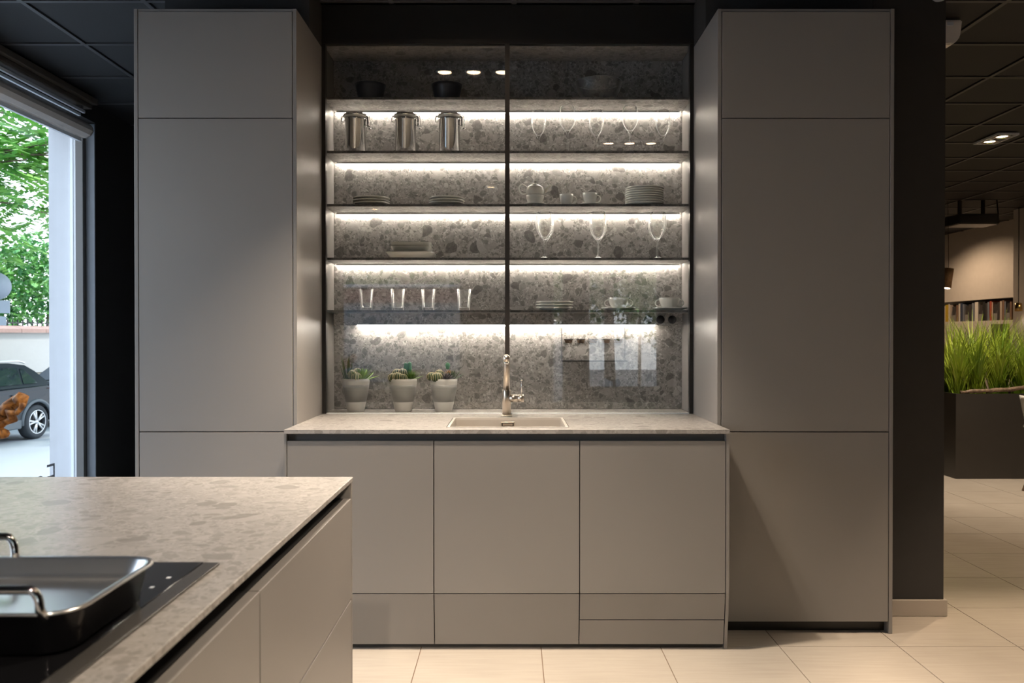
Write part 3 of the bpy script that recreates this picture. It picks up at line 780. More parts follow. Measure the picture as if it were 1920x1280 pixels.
def pot(px, label):
    t = thing('potted_succulents', label, 'plant', (PX(px, POTY), POTY, 0.9135), 'succulent pots on the worktop')
    obj('pot', LA([(0, 0), (0.040, 0), (0.0425, 0.004), (0.0520, 0.048), (0.0600, 0.088), (0.0655, 0.120), (0.0690, 0.150), (0.0695, 0.166), (0.0665, 0.166), (0.062, 0.120), (0.05, 0.06), (0, 0.05)], seg=40), M_pot, t, local=True)
    obj('glaze_band', LA([(0.0523, 0.050), (0.0526, 0.050), (0.0604, 0.088), (0.0658, 0.120), (0.0676, 0.136), (0.0672, 0.136), (0.0652, 0.120), (0.0598, 0.088)], seg=40, closed=True), M_potband, t, local=True)
    obj('soil', LA([(0, 0.150), (0.0635, 0.150), (0.0655, 0.155), (0, 0.158)], seg=32), M_soil, t, local=True)
    return t
p1 = pot(667, 'grey pot of succulents nearest the window with spiky green agave')
rosette((0.030, -0.005, 0.155), 26, 0.098, 0.026, M_succ, p1, 'agave', 0.15, 1.3)
bm = bmesh.new()
for i in range(9):
    a = i*0.75; leaf_blade(bm, (-0.042+0.012*math.cos(a), 0.006+0.012*math.sin(a), 0.152), (0.35*math.cos(a)-0.1, 0.3*math.sin(a), 1), 0.085+0.055*((i*5)%4)/3, 0.018, curl=0.2)
obj('aloe', bm, M_succd, p1, local=True)
barrel((0.012, -0.045, 0.172), 0.024, 0.026, p1); barrel((-0.012, -0.028, 0.185), 0.020, 0.026, p1); barrel((0.010, -0.005, 0.195), 0.022, 0.024, p1)
p2 = pot(756, 'grey pot of succulents, middle of three, with two small green cactus stems')
for i, (x, y, z, r) in enumerate(((-0.050, -0.025, 0.170, 0.022), (-0.022, -0.045, 0.176, 0.022), (-0.030, -0.010, 0.192, 0.022), (0.0, -0.020, 0.196, 0.020), (0.008, -0.05, 0.172, 0.018))):
    barrel((x, y, z), r, r*1.05, p2, m=M_succd)
rosette((0.042, -0.015, 0.160), 28, 0.070, 0.015, M_succ, p2, 'haworthia', 0.2, 1.35)
for x, z in ((0.012, 0.232), (0.031, 0.236)):
    obj('cactus_stem', LA([(0, -0.06), (0.009, -0.055), (0.011, -0.02), (0.010, 0.005), (0.006, 0.013), (0, 0.015)], x, 0.01, z, 14), leafmat('cactus_green', (0.03, 0.14, 0.05), (0.06, 0.22, 0.08)) if x < 0.02 else MATS['cactus_green'], p2, local=True)
p3 = pot(832, 'grey pot of succulents nearest the tap with an orange and green grafted cactus')
for i, (x, y, z, r) in enumerate(((-0.060, -0.012, 0.176, 0.023), (-0.030, -0.042, 0.172, 0.026), (-0.022, 0.0, 0.188, 0.022))):
    barrel((x, y, z), r, r, p3, ribs=14, m=M_succd)
rosette((0.018, -0.040, 0.160), 22, 0.056, 0.020, M_purple, p3, 'echeveria', 0.2, 1.3)
rosette((0.045, -0.01, 0.158), 20, 0.072, 0.018, M_succd, p3, 'haworthia', 0.4, 1.35)
rosette((0.026, 0.005, 0.185), 26, 0.036, 0.006, M_orange, p3, 'orange_cactus', 0.1, 1.4)
obj('cactus_tip', LA([(0, -0.02), (0.008, -0.018), (0.012, 0), (0.010, 0.010), (0, 0.017)], 0.020, 0.0, 0.232, 14), MATS['cactus_green'], p3, local=True)

# ================================================================== ISLAND
IX, IY = -0.4343, 2.277
tag(obj('island_worktop', B(-1.95, IX, -0.70, IY, 0.900, 0.913, bev=0.0015), M_wtop), 'long speckled stone island worktop carrying the hob', 'worktop')
def isl(y0, y1, label):
    t = thing('island_cabinet', label, 'cabinet', (IX-0.3, (y0+y1)/2, 0))
    for z0, z1 in ((0.588, 0.858), (0.318, 0.584), (0.05, 0.314)):
        obj('drawer_front', B(IX-0.022, IX-0.001, y0+0.0015, y1-0.0015, z0, z1, bev=0.001), M_taupe, t)
    obj('carcass', B(-1.90, IX-0.024, y0, y1, 0.05, 0.858), M_carc, t)
    obj('grip_channel', B(IX-0.05, IX-0.046, y0, y1, 0.8585, 0.8995), M_carc, t)
    obj('plinth', B(-1.85, IX-0.05, y0, y1, 0.001, 0.049), M_plinth, t)
isl(1.440, 2.256, 'island cabinet of wide drawers nearest the sink wall')
isl(0.620, 1.438, 'island cabinet of wide drawers below the hob')
isl(-0.690, 0.618, 'island cabinet of wide drawers nearest the viewer')
tag(obj('end_panel', B(-1.90, IX-0.001, 2.258, 2.272, 0.001, 0.8995), M_taupe), 'taupe end panel closing the island toward the sink wall', 'panel')
hb = thing('cooktop', 'black glass cooktop set into the island worktop', 'cooktop', (-0.9, 1.14, 0.913))
obj('glass_top', B(-1.30, -0.519, 0.86, 1.402, 0.9135, 0.9185, bev=0.001), M_hob, hb)
obj('edge_strip', B(-0.5185, -0.492, 0.86, 1.402, 0.9135, 0.9180, bev=0.001), M_hobstrip, hb)
for x, y in ((-0.545, 1.26), (-0.540, 1.31)):
    obj('control_mark', B(x-0.003, x+0.003, y-0.004, y+0.004, 0.9186, 0.9190), M_alu, hb)
# roasting pan
PX0, PX1, PY0, PY1, PZ = -1.06, -0.512, 0.968, 1.226, 0.9192
def rrect(bm, x0, x1, y0, y1, r, z, n=6):
    v = []
    for cx_, cy_, a0 in ((x1-r, y0+r, -PI/2), (x1-r, y1-r, 0), (x0+r, y1-r, PI/2), (x0+r, y0+r, PI)):
        for i in range(n+1):
            a = a0+PI/2*i/n; v.append(bm.verts.new((cx_+r*math.cos(a), cy_+r*math.sin(a), z)))
    return v
def loft_rr(bm, rows, cap0=True, cap1=True):
    for p_, q_ in zip(rows, rows[1:]):
        n = len(p_)
        for i in range(n): f = bm.faces.new((p_[i], p_[(i+1)%n], q_[(i+1)%n], q_[i])); f.smooth = True
    if cap0: bm.faces.new(rows[0][::-1])
    if cap1: bm.faces.new(rows[-1])
    bmesh.ops.recalc_face_normals(bm, faces=bm.faces)
rp = thing('roasting_pan', 'rectangular steel roasting pan with wire handles on the cooktop', 'pan', ((PX0+PX1)/2, (PY0+PY1)/2, PZ))
bm = bmesh.new()
def rr_(d, z, r=0.045): return rrect(bm, PX0+d, PX1-d, PY0+d, PY1-d, max(0.008, r-d*0.5), z)
loft_rr(bm, [rr_(0.022, PZ), rr_(0.016, PZ+0.004), rr_(0.008, PZ+0.05), rr_(0.006, PZ+0.0515)], True, False)
obj('pan_outside', bm, M_panout, rp)
bm = bmesh.new()
loft_rr(bm, [rr_(0.0055, PZ+0.0515), rr_(0.0, PZ+0.0535), rr_(0.0, PZ+0.056), rr_(0.006, PZ+0.0565), rr_(0.011, PZ+0.0545), rr_(0.016, PZ+0.036), rr_(0.026, PZ+0.030)], False, True)
obj('pan_inside', bm, M_pansteel, rp)
def handle(x0, x1, y, dy):
    z = PZ+0.050; h = 0.030; pts = [(x0, y, z)]
    for i in range(6): a = PI/2*i/5; pts.append((x0+0.012*(1-math.cos(a))+0.004, y+dy*0.7, z+0.012+h*math.sin(a)*0.75))
    for i in range(6): a = PI/2*(5-i)/5; pts.append((x1-0.012*(1-math.cos(a))-0.004, y+dy*0.7, z+0.012+h*math.sin(a)*0.75))
    pts.append((x1, y, z)); obj('handle', TU(pts, 0.0055, 12), M_chrome, rp)
handle(-0.70, -0.545, PY0+0.004, -0.006)
handle(-0.885, -0.728, PY1-0.004, 0.006)

# driftwood sculpture at the window end of the island
dw = thing('driftwood_sculpture', 'gnarled orange-brown driftwood piece on the island in front of the window', 'driftwood', (-1.42, 2.02, 0.9135))
def gnarl(path, r0, r1, n=14, amp=0.35, seg=9, wob=0.008):
    P_ = [Vector(p) for p in path]; out = []; rad = []
    for i in range(n+1):
        u = i/n*(len(P_)-1); k = min(int(u), len(P_)-2); v = P_[k].lerp(P_[k+1], u-k)
        out.append(v+Vector([random.uniform(-wob, wob) for _ in range(3)])); rad.append((r0+(r1-r0)*i/n)*(1+random.uniform(-amp, amp)))
    return out, rad
bm = bmesh.new(); lathe(bm, [(0, 0), (0.055, 0), (0.055, 0.018), (0, 0.018)], -1.42, 2.02, 0.9138, 24)
obj('base', bm, M_navy, dw)
bm = bmesh.new(); tube(bm, *gnarl([(-1.42, 2.02, 0.925), (-1.40, 2.02, 1.00), (-1.37, 2.0, 1.06)], 0.020, 0.026, 8), 9); obj('stem', bm, M_drift, dw)
bm = bmesh.new(); tube(bm, *gnarl([(-1.40, 2.0, 1.03), (-1.28, 2.0, 1.085), (-1.22, 2.0, 1.11), (-1.178, 2.0, 1.153)], 0.024, 0.014, 16), 9); obj('branch', bm, M_drift, dw)
bm = bmesh.new(); tube(bm, *gnarl([(-1.32, 2.0, 1.055), (-1.24, 1.99, 1.075), (-1.195, 1.985, 1.105), (-1.160, 1.98, 1.13)], 0.020, 0.006, 12), 8); obj('branch', bm, M_drift, dw)
bm = bmesh.new(); tube(bm, *gnarl([(-1.36, 2.0, 1.04), (-1.25, 1.98, 1.055), (-1.205, 1.97, 1.072)], 0.018, 0.014, 10), 8); obj('branch', bm, M_drift, dw)

# ================================================================== LAMPS IN THE CEILING
def spot(loc, target, power, size=70, blend=0.5, col=(1.0, 0.84, 0.65), r=0.03, name='spot'):
    d = bpy.data.lights.new(name, 'SPOT'); d.energy = power; d.spot_size = math.radians(size); d.spot_blend = blend; d.color = col; d.shadow_soft_size = r
    o = bpy.data.objects.new(name, d); C.objects.link(o); o.location = loc
    o.rotation_euler = (Vector(target)-Vector(loc)).to_track_quat('-Z', 'Y').to_euler()
    return o
def cassette(cx_, cy_, n, along, label, power, aims, size=70):
    hx, hy = (0.0875+0.0+0.0, 0.0)[0], 0
    L_ = 0.1775*n
    sx, sy = (L_/2, 0.0875) if along == 'x' else (0.0875, L_/2)
    t = thing('ceiling_spot_cassette', label, 'ceiling light', (cx_, cy_, 2.905))
    bm = bmesh.new(); e = 0.008
    box(bm, cx_-sx, cx_+sx, cy_-sy, cy_-sy+e, 2.905, 2.9215); box(bm, cx_-sx, cx_+sx, cy_+sy-e, cy_+sy, 2.905, 2.9215)
    box(bm, cx_-sx, cx_-sx+e, cy_-sy+e, cy_+sy-e, 2.905, 2.9215); box(bm, cx_+sx-e, cx_+sx, cy_-sy+e, cy_+sy-e, 2.905, 2.9215)
    obj('frame', bm, M_alu, t)
    obj('inner_plate', B(cx_-sx+e, cx_+sx-e, cy_-sy+e, cy_+sy-e, 2.917, 2.921), M_black, t)
    for i in range(n):
        q = (i-(n-1)/2)*0.1775
        x, y = (cx_+q, cy_) if along == 'x' else (cx_, cy_+q)
        h = obj('lamp_head', LA([(0.042, 0.012), (0.060, 0.012), (0.062, 0.0), (0.056, 0.0), (0.044, 0.010)], x, y, 2.904, 28, closed=True), M_chrome, t)
        obj('lamp_lens', LA([(0, 0.0115), (0.0415, 0.0115), (0.0415, 0.0085), (0, 0.0085)], x, y, 2.904, 24), M_lamp, h)
        l = spot((x, y, 2.895), (aims[i][0], aims[i][1], 0), power, size)
        l.parent = t; l.location = Vector((x, y, 2.895)) - Vector(t.location)
cassette(-0.235, 3.09, 3, 'x', 'three-lamp spot cassette in the ceiling in front of the sink', 108, [(-0.80, 2.75), (-0.2, 3.10), (-0.02, 3.05)], 74)
cassette(0.99, 1.19, 3, 'x', 'three-lamp spot cassette in the ceiling beside the island', 80, [(-0.6, 1.4), (0.4, 1.9), (1.5, 1.5)], 66)
cassette(3.98, 6.88, 2, 'y', 'two-lamp spot cassette in the ceiling over the planter', 95, [(4.3, 6.9), (4.3, 7.6)], 80)
def downlight(x, y, label, power, aim, size=90, col=(1.0, 0.84, 0.65)):
    t = thing('downlight', label, 'ceiling light', (x, y, 2.905), 'round downlights behind the viewer')
    obj('bezel', LA([(0.045, 0.014), (0.066, 0.014), (0.070, 0.0), (0.060, 0.0), (0.047, 0.011)], x, y, 2.9065, 28, closed=True), M_alu, t)
    obj('lamp_lens', LA([(0, 0.0135), (0.0445, 0.0135), (0.0445, 0.0105), (0, 0.0105)], x, y, 2.9065, 24), M_lamp, t)
    l = spot((x, y, 2.897), aim, power, size, col=col); l.parent = t; l.location = Vector((x, y, 2.897)) - Vector(t.location)
downlight(-0.23, -0.9, 'round downlight mirrored beside the middle post', 130, (-1.0, 1.2, 0), 62)
downlight(-1.76, -2.5, 'round downlight mirrored below the three-plate stack by the window', 20, (-1.7, -1.8, 0))
downlight(-0.68, -3.7, 'round downlight mirrored above the square dishes', 20, (-0.6, -3.2, 0))
downlight(2.5, 2.7, 'added unseen downlight over the floor in front of the dark pier', 210, (2.45, 2.75, 0), 58, (1.0, 0.78, 0.56))  # added out of view to brighten the floor at the right
downlight(6.25, 8.2, 'added unseen downlight by the white pillar', 70, (6.1, 9.6, 0.3), 90, (1.0, 0.72, 0.46))  # added lamp kept outside the frame, lights the pillar side
downlight(3.3, 5.1, 'added unseen downlight over the floor beyond the dark pier', 100, (3.4, 5.3, 0), 104, (1.0, 0.76, 0.52))  # added lamp out of view, lifts the dark floor behind the pier
downlight(5.9, 12.6, 'added unseen downlight in front of the books', 55, (6.2, 12.4, 0.6), 150, (1.0, 0.70, 0.44))  # added lamp hidden by the pier, lights the far white wall

# ================================================================== CEILING THINGS ON THE RIGHT
ms = thing('motion_sensor', 'white motion sensor hanging under the dark ceiling', 'sensor', (2.27, 4.34, 2.80))
obj('housing', PR([(2.20, 2.92), (2.315, 2.92), (2.305, 2.835), (2.285, 2.807), (2.262, 2.795), (2.20, 2.79)], 4.30, 4.38, 'y', bev=0.006), M_sens, ms)
obj('lens', B(2.235, 2.265, 4.292, 4.2995, 2.888, 2.905), M_alu, ms)
sd = thing('ceiling_dome', 'small grey dome on the ceiling in front of the dark pier', 'detector', (1.92, 3.76, 2.78))
obj('dome', LA([(0, 0), (0.022, 0.004), (0.036, 0.018), (0.042, 0.040), (0.042, 0.06), (0, 0.06)], 1.92, 3.76, 2.80, 24), M_sign, sd)
obj('mount', LA([(0, 0), (0.05, 0), (0.05, 0.06), (0, 0.06)], 1.92, 3.76, 2.8605, 24), M_sign, sd)
pj = thing('ceiling_unit', 'long black unit hanging from the ceiling before the white wall', 'ceiling unit', (5.6, 10.0, 2.6))
obj('body', B(5.30, 5.78, 9.9, 10.25, 2.615, 2.74, bev=0.012), M_black, pj)
obj('hanger', B(5.38, 5.41, 10.05, 10.09, 2.7405, 2.92), M_black, pj)
obj('hanger', B(5.66, 5.69, 10.05, 10.09, 2.7405, 2.92), M_black, pj)
obj('cable', TU([(5.78, 10.0, 2.63), (5.81, 10.0, 2.62), (5.83, 10.0, 2.65), (5.82, 10.0, 2.74), (5.80, 10.0, 2.92)], 0.008, 8), M_black, pj)

# pendant lamps
pl = thing('pendant_lamp', 'tilted wooden cylinder pendant lamp by the dark pier', 'lamp', (5.22, 10.0, 1.85))
bm = bmesh.new()
ax = Vector((0.14, 0, 1)).normalized(); c0 = Vector((5.195, 10, 1.865))
tube(bm, [c0, c0+ax*0.235], 0.058, 24); obj('shade', bm, M_woodlamp, pl)
bm = bmesh.new(); tube(bm, [c0-ax*0.006, c0-ax*0.0005], 0.045, 20); obj('lamp_lens', bm, M_lamp, pl)
obj('cord', TU([c0+ax*0.236, c0+ax*0.30+Vector((-0.01, 0, 0.1)), (5.215, 10, 2.92)], 0.003, 6), M_black, pl)
p2l = thing('pendant_lamp', 'brass pendant lamp on a thin rod before the white pillar', 'lamp', (6.40, 10.55, 1.60))
obj('rod', TU([(6.40, 10.55, 1.715), (6.40, 10.55, 2.92)], 0.006, 8), M_fgrey, p2l)
obj('shade', LA([(0, 0.112), (0.012, 0.112), (0.040, 0.100), (0.045, 0.0), (0.041, 0.0), (0.037, 0.096), (0, 0.104)], 6.40, 10.55, 1.60, 24), M_brass, p2l)
obj('bulb', LA([(0, 0), (0.014, 0.006), (0.02, 0.02), (0.014, 0.04), (0, 0.05)], 6.40, 10.55, 1.605, 16), M_lamp, p2l)
l = spot((6.36, 10.5, 1.59), (6.45, 10.7, 0), 0.4, 110)
l.parent = p2l; l.location = Vector((6.40, 10.55, 1.598))-Vector(p2l.location)

# ================================================================== BOOK RECESS
cols = {'white': (0.62, 0.59, 0.54), 'yellow': (0.55, 0.38, 0.03), 'dark': (0.04, 0.035, 0.035), 'grey': (0.22, 0.21, 0.20), 'brown': (0.20, 0.12, 0.08), 'navy': (0.03, 0.045, 0.09),
        'bluegrey': (0.16, 0.18, 0.22), 'black': (0.012, 0.012, 0.012), 'red': (0.35, 0.07, 0.04), 'pink': (0.55, 0.40, 0.34), 'pale': (0.45, 0.38, 0.32)}
bmats = {k: pbr('book_'+k, c, 0.5) for k, c in cols.items()}
M_page = pbr('paper', (0.6, 0.56, 0.48), 0.8)
books = [(150, 160, 'white', 'b'), (161, 188, 'yellow', 'b'), (190, 203, 'white', 'b'), (204, 216, 'pale', 'b'), (218, 258, 'grey', 'f'), (262, 282, 'brown', 'b'), (284, 298, 'white', 'b'),
         (300, 320, 'navy', 'b'), (321, 337, 'bluegrey', 'b'), (340, 376, 'grey', 'f'), (378, 404, 'dark', 'b'), (405, 431, 'bluegrey', 'b'), (433, 465, 'white', 'b'), (468, 504, 'grey', 'f'),
         (506, 530, 'black', 'b'), (531, 548, 'dark', 'b'), (549, 568, 'bluegrey', 'b'), (570, 589, 'red', 'b'), (590, 601, 'pink', 'b'), (603, 641, 'grey', 'f'), (642, 662, 'dark', 'b'),
         (664, 685, 'pale', 'b'), (687, 705, 'brown', 'b'), (706, 720, 'bluegrey', 'b'), (722, 756, 'grey', 'f'), (757, 775, 'brown', 'b')]
def bY(c): return FPX*7.10/((1740+c/4.92)-960)
cnt = {}
NTH = ['first', 'second', 'third', 'fourth', 'fifth', 'sixth', 'seventh', 'eighth', 'ninth', 'tenth', 'eleventh', 'twelfth', 'thirteenth', 'fourteenth', 'fifteenth', 'sixteenth', 'seventeenth', 'eighteenth', 'nineteenth', 'twentieth', 'twenty-first', 'twenty-second']
for i, (a, b_, c, kind) in enumerate(books):
    y1, y0 = bY(a)-0.002, bY(b_)+0.002
    h = 0.262+0.04*((i*7)%5)/5 if kind == 'b' else 0.275
    near = 'near the wooden lamp' if a < 300 else ('near the pillar' if a > 560 else 'in the middle of the row')
    cnt[kind] = cnt.get(kind, 0)+1; nth = NTH[cnt[kind]-1]
    if kind == 'b':
        nm = {'bluegrey': 'blue-grey'}.get(c, c)
        s = 'upright book with %s spine in the wall recess, %s book from the dark pier' % (nm, nth)
        t = thing('book', s, 'book', (7.2, (y0+y1)/2, 1.5145), 'books in the wall recess')
        bm = B(7.095, 7.10, y0, y1, 1.5145, 1.5145+h); box(bm, 7.10, 7.28, y0, y0+0.004, 1.5145, 1.5145+h); box(bm, 7.10, 7.28, y1-0.004, y1, 1.5145, 1.5145+h)
        obj('cover', bm, bmats[c], t)
        obj('pages', B(7.1005, 7.272, y0+0.0045, y1-0.0045, 1.518, 1.5145+h-0.005), M_page, t)
    else:
        s = 'grey magazine file with curved side in the wall recess, %s from the dark pier' % nth
        t = thing('magazine_file', s, 'magazine file', (7.2, (y0+y1)/2, 1.5145), 'magazine files in the wall recess')
        for yy in (y0, y1-0.005):
            obj('side', PR([(7.095, 1.5145), (7.32, 1.5145), (7.32, 1.79), (7.22, 1.79), (7.15, 1.76), (7.11, 1.70), (7.095, 1.64)], yy, yy+0.005, 'y'), bmats['grey'], t)
        obj('back', B(7.32, 7.325, y0, y1, 1.5145, 1.79), bmats['grey'], t)
        obj('front', B(7.0955, 7.10, y0+0.0055, y1-0.0055, 1.5145, 1.62), bmats['grey'], t)
        obj('papers', B(7.105, 7.31, y0+0.012, y1-0.012, 1.517, 1.755), bmats['dark'], t)
wp = thing('wall_panel', 'olive green panel with small white label below the book recess', 'panel', (7.05, 12.05, 1.0))
obj('board', B(7.035, 7.058, 11.85, 12.26, 0.95, 1.46, bev=0.003), pbr('olive_board', (0.12, 0.14, 0.06), 0.5), wp)
obj('label_plate', B(7.031, 7.0345, 11.90, 11.99, 1.22, 1.25), M_alu, wp)

# ================================================================== PLANTER WITH GRASS
pt = thing('planter', 'long black metal planter box standing on the tiled floor', 'planter', (5.3, 7.85, 0))
px0, px1, py0, py1, pz = 4.01, 6.3, 7.535, 8.15, 0.77
bm = bmesh.new(); e = 0.02
box(bm, px0, px1, py0, py0+e, 0.001, pz); box(bm, px0, px1, py1-e, py1, 0.001, pz)
box(bm, px0, px0+e, py0+e, py1-e, 0.001, pz); box(bm, px1-e, px1, py0+e, py1-e, 0.001, pz)
obj('box', bm, M_planter, pt)
obj('soil', B(px0+e, px1-e, py0+e, py1-e, 0.60, 0.715), M_soil, pt)
def grass(x, y, h, n, lab):
    t = thing('grass_clump', 'clump of tall green grass in the black planter, '+lab, 'grass', (x, y, 0.715), 'grass clumps in the planter')
    bm = bmesh.new()
    for i in range(n):
        a = random.uniform(0, 2*PI); lean = abs(random.gauss(0.15, 0.17)); L_ = h*random.uniform(0.55, 1.08); r0 = random.uniform(0, 0.08)
        b0 = Vector((r0*math.cos(a*1.7), r0*math.sin(a*1.7), 0)); dr = Vector((math.cos(a), math.sin(a), 0)); sd_ = Vector((-dr.y, dr.x, 0))
        droop = random.uniform(0.05, 0.5); wd = random.uniform(0.003, 0.0062); prev = None; th = 0.0012
        for k in range(6):
            u = k/5
            c = b0 + dr*(L_*(lean*u+droop*0.55*u**3)) + Vector((0, 0, L_*(u-droop*0.38*u**3)))
            ww = wd*(1-u**2)*0.9+0.0008
            r_ = [bm.verts.new(c+sd_*ww), bm.verts.new(c+dr*th), bm.verts.new(c-sd_*ww)]
            if prev:
                for q in range(3): bm.faces.new((prev[q], prev[(q+1)%3], r_[(q+1)%3], r_[q]))
            prev = r_
    o = obj('blades', bm, M_grass, t, local=True); o['kind'] = 'stuff'
grow = {}
for i, (x, y) in enumerate(((4.12, 7.70), (4.16, 7.92), (4.30, 7.72), (4.38, 7.95), (4.50, 7.70), (4.62, 7.92), (4.72, 7.72), (4.88, 7.85), (5.05, 7.72))):
    row = 'front row' if y < 7.8 else 'back row'
    grow[row] = grow.get(row, 0)+1
    grass(x, y, 0.70+0.05*(i % 3), 170, '%s, %s from the dark pier' % (row, ['first', 'second', 'third', 'fourth', 'fifth', 'sixth'][grow[row]-1]))
rb = thing('driftwood_branch', 'weathered driftwood branch lying along the planter edge', 'branch', (4.5, 7.55, 0.77))
bm = bmesh.new(); tube(bm, *gnarl([(4.06, 7.555, 0.780), (4.2, 7.55, 0.796), (4.4, 7.545, 0.800), (4.58, 7.545, 0.818), (4.72, 7.55, 0.838), (4.95, 7.55, 0.815)], 0.014, 0.024, 22, 0.15, 9, 0.004), 9)
obj('stem', bm, M_drift2, rb)
bm = bmesh.new(); tube(bm, *gnarl([(4.55, 7.55, 0.82), (4.70, 7.60, 0.835), (4.9, 7.62, 0.85)], 0.012, 0.006, 10, 0.15, 7, 0.004), 7)
obj('twig', bm, M_drift2, rb)

# white shell chair at the right edge
ch = thing('shell_chair', 'white plastic shell chair at the right edge beside the planter', 'chair', (4.475, 6.75, 0))
bm = bmesh.new()
prof = [(-0.30, 0.80), (-0.285, 0.76), (-0.265, 0.68), (-0.235, 0.57), (-0.20, 0.49), (-0.13, 0.45), (0.0, 0.44), (0.12, 0.45), (0.20, 0.455), (0.235, 0.44)]
rows = []
for k, (x, z) in enumerate(prof):
    hw = 0.20+0.03*math.sin(PI*k/9); row = []
    for i in range(9):
        v_ = -1+2*i/8; cur = 0.05*v_*v_
        row.append(bm.verts.new((x+ (cur if k < 4 else 0), hw*v_, z+(cur*0.9 if k >= 4 else 0))))
    rows.append(row)
fs = []
for p_, q_ in zip(rows, rows[1:]):
    for i in range(8): f = bm.faces.new((p_[i], p_[i+1], q_[i+1], q_[i])); f.smooth = True; fs.append(f)
bmesh.ops.recalc_face_normals(bm, faces=bm.faces)
bmesh.ops.solidify(bm, geom=list(bm.faces), thickness=0.008)
obj('shell', bm, M_plast, ch, local=True)
for sx in (-1, 1):
    for sy in (-1, 1):
        obj('leg', TU([(0.10*sx, 0.11*sy, 0.435), (0.21*sx, 0.21*sy, 0.002)], [0.014, 0.009], 10), M_drift2, ch, local=True)

# ================================================================== OUTSIDE
ZS = -0.70
struct('street', B(-60, -3.29, -40, 70, ZS-0.1, ZS), M_asph)
struct('forecourt', B(-3.289, 14, -40, YR-0.21, ZS-0.1, ZS), pbr('dark_asphalt', (0.10, 0.10, 0.105), 0.8))
# garden wall across the street
ang = math.radians(-8)
hd = Vector((-math.sin(math.radians(8)), -math.cos(math.radians(8)), 0)); lf = Vector((-hd.y, hd.x, 0))
wheel = Vector((-9.25, 16.1, ZS))
wp0 = wheel - lf*4.2
gw = thing('garden_wall', 'white rendered garden wall with terracotta coping across the street', 'wall', (wp0.x, wp0.y, ZS), None, math.atan2(hd.y, hd.x))
def locb(x0, x1, y0, y1, z0, z1, bev=0): return B(x0, x1, y0, y1, z0, z1, bev)
obj('wall_body', locb(-25, 30, -0.15, 0.15, 1.02, 2.06), M_gwall, gw, local=True)
bm = bmesh.new()
for i in range(28): box(bm, -25+i*2, -25+i*2+1.985, -0.17, 0.17, 0.0, 0.52); box(bm, -24.4+i*2, -24.4+i*2+1.985, -0.17, 0.17, 0.53, 1.01)
obj('stone_base', bm, M_gwall2, gw, local=True)['kind'] = 'stuff'
for i in range(12):
    obj('coping', PR([(-0.24, 2.062), (0.24, 2.062), (0.24, 2.16), (0.0, 2.24), (-0.24, 2.16)], -11+i*0.9, -11+i*0.9+0.885, 'x'), M_coping, gw, local=True)
bm = bmesh.new()
for i in range(60): box(bm, -11+i*0.18, -11+i*0.18+0.025, -0.012, 0.012, 2.24, 2.40)
box(bm, -11, -0.2, -0.015, 0.015, 2.30, 2.325)
obj('railing', bm, M_iron, gw, local=True)['kind'] = 'stuff'

# foliage builders
def leaves(bm, pts, size, flat=0.6):
    for p in pts:
        a = random.uniform(0, 2*PI); el = random.gauss(-0.2, flat); L_ = size*random.uniform(0.6, 1.3); W_ = L_*0.36
        d = Vector((math.cos(a)*math.cos(el), math.sin(a)*math.cos(el), math.sin(el)))
        s = d.cross(Vector((random.uniform(-.5, .5), random.uniform(-.5, .5), 1))).normalized()
        n = s.cross(d)
        p = Vector(p)
        v = [bm.verts.new(p), bm.verts.new(p+d*L_*0.45+s*W_+n*L_*0.05), bm.verts.new(p+d*L_-n*L_*0.08), bm.verts.new(p+d*L_*0.45-s*W_+n*L_*0.05)]
        bm.faces.new((v[0], v[1], v[2])); bm.faces.new((v[0], v[2], v[3]))
def compound(bm, p, d, L_, n=9, leaflet=0.10):
    """a drooping frond of paired leaflets"""
    d = Vector(d).normalized(); s = d.cross(Vector((0,0,1))).normalized(); p = Vector(p)
    for i in range(n):
        u = (i+1)/n; c = p + d*L_*u + Vector((0,0,-0.35*L_*u*u))
        for sg in (-1, 1):
            dd = (s*sg*0.9+d*0.45+Vector((0,0,-0.25+random.uniform(-.15,.15)))).normalized(); ll = leaflet*(1.15-0.5*abs(u-0.45)); ww = dd.cross(Vector((0,0,1))).normalized()*ll*0.24
            v = [bm.verts.new(c), bm.verts.new(c+dd*ll*0.45+ww), bm.verts.new(c+dd*ll), bm.verts.new(c+dd*ll*0.45-ww)]
            bm.faces.new((v[0], v[1], v[2])); bm.faces.new((v[0], v[2], v[3]))
def blob_pts(c, r, n):
    out = []
    while len(out) < n:
        v = Vector([random.gauss(0, 1) for _ in range(3)]).normalized()*(random.random()**0.33)
        out.append((c[0]+v.x*r[0], c[1]+v.y*r[1], c[2]+v.z*r[2]))
    return out
# hedge behind the wall
hg0 = wp0 - lf*1.6
hedge_ref = hg = thing('hedge', 'dense green hedge rising behind the garden wall', 'hedge', (hg0.x, hg0.y, ZS), None, math.atan2(hd.y, hd.x))
bm = bmesh.new()
for i in range(9):
    leaves(bm, blob_pts((-8+i*1.1, random.uniform(-.3, .3), 3.3+random.uniform(-.3, .4)), (1.0, 0.8, 1.5), 1500), 0.17)
obj('foliage', bm, M_leaf2, hg, local=True)['kind'] = 'stuff'
for i in range(6): obj('stem', TU([(-8+i*1.8, 0, 0), (-8+i*1.8, 0.1, 3.0)], [0.06, 0.03], 7), M_bark, hg, local=True)
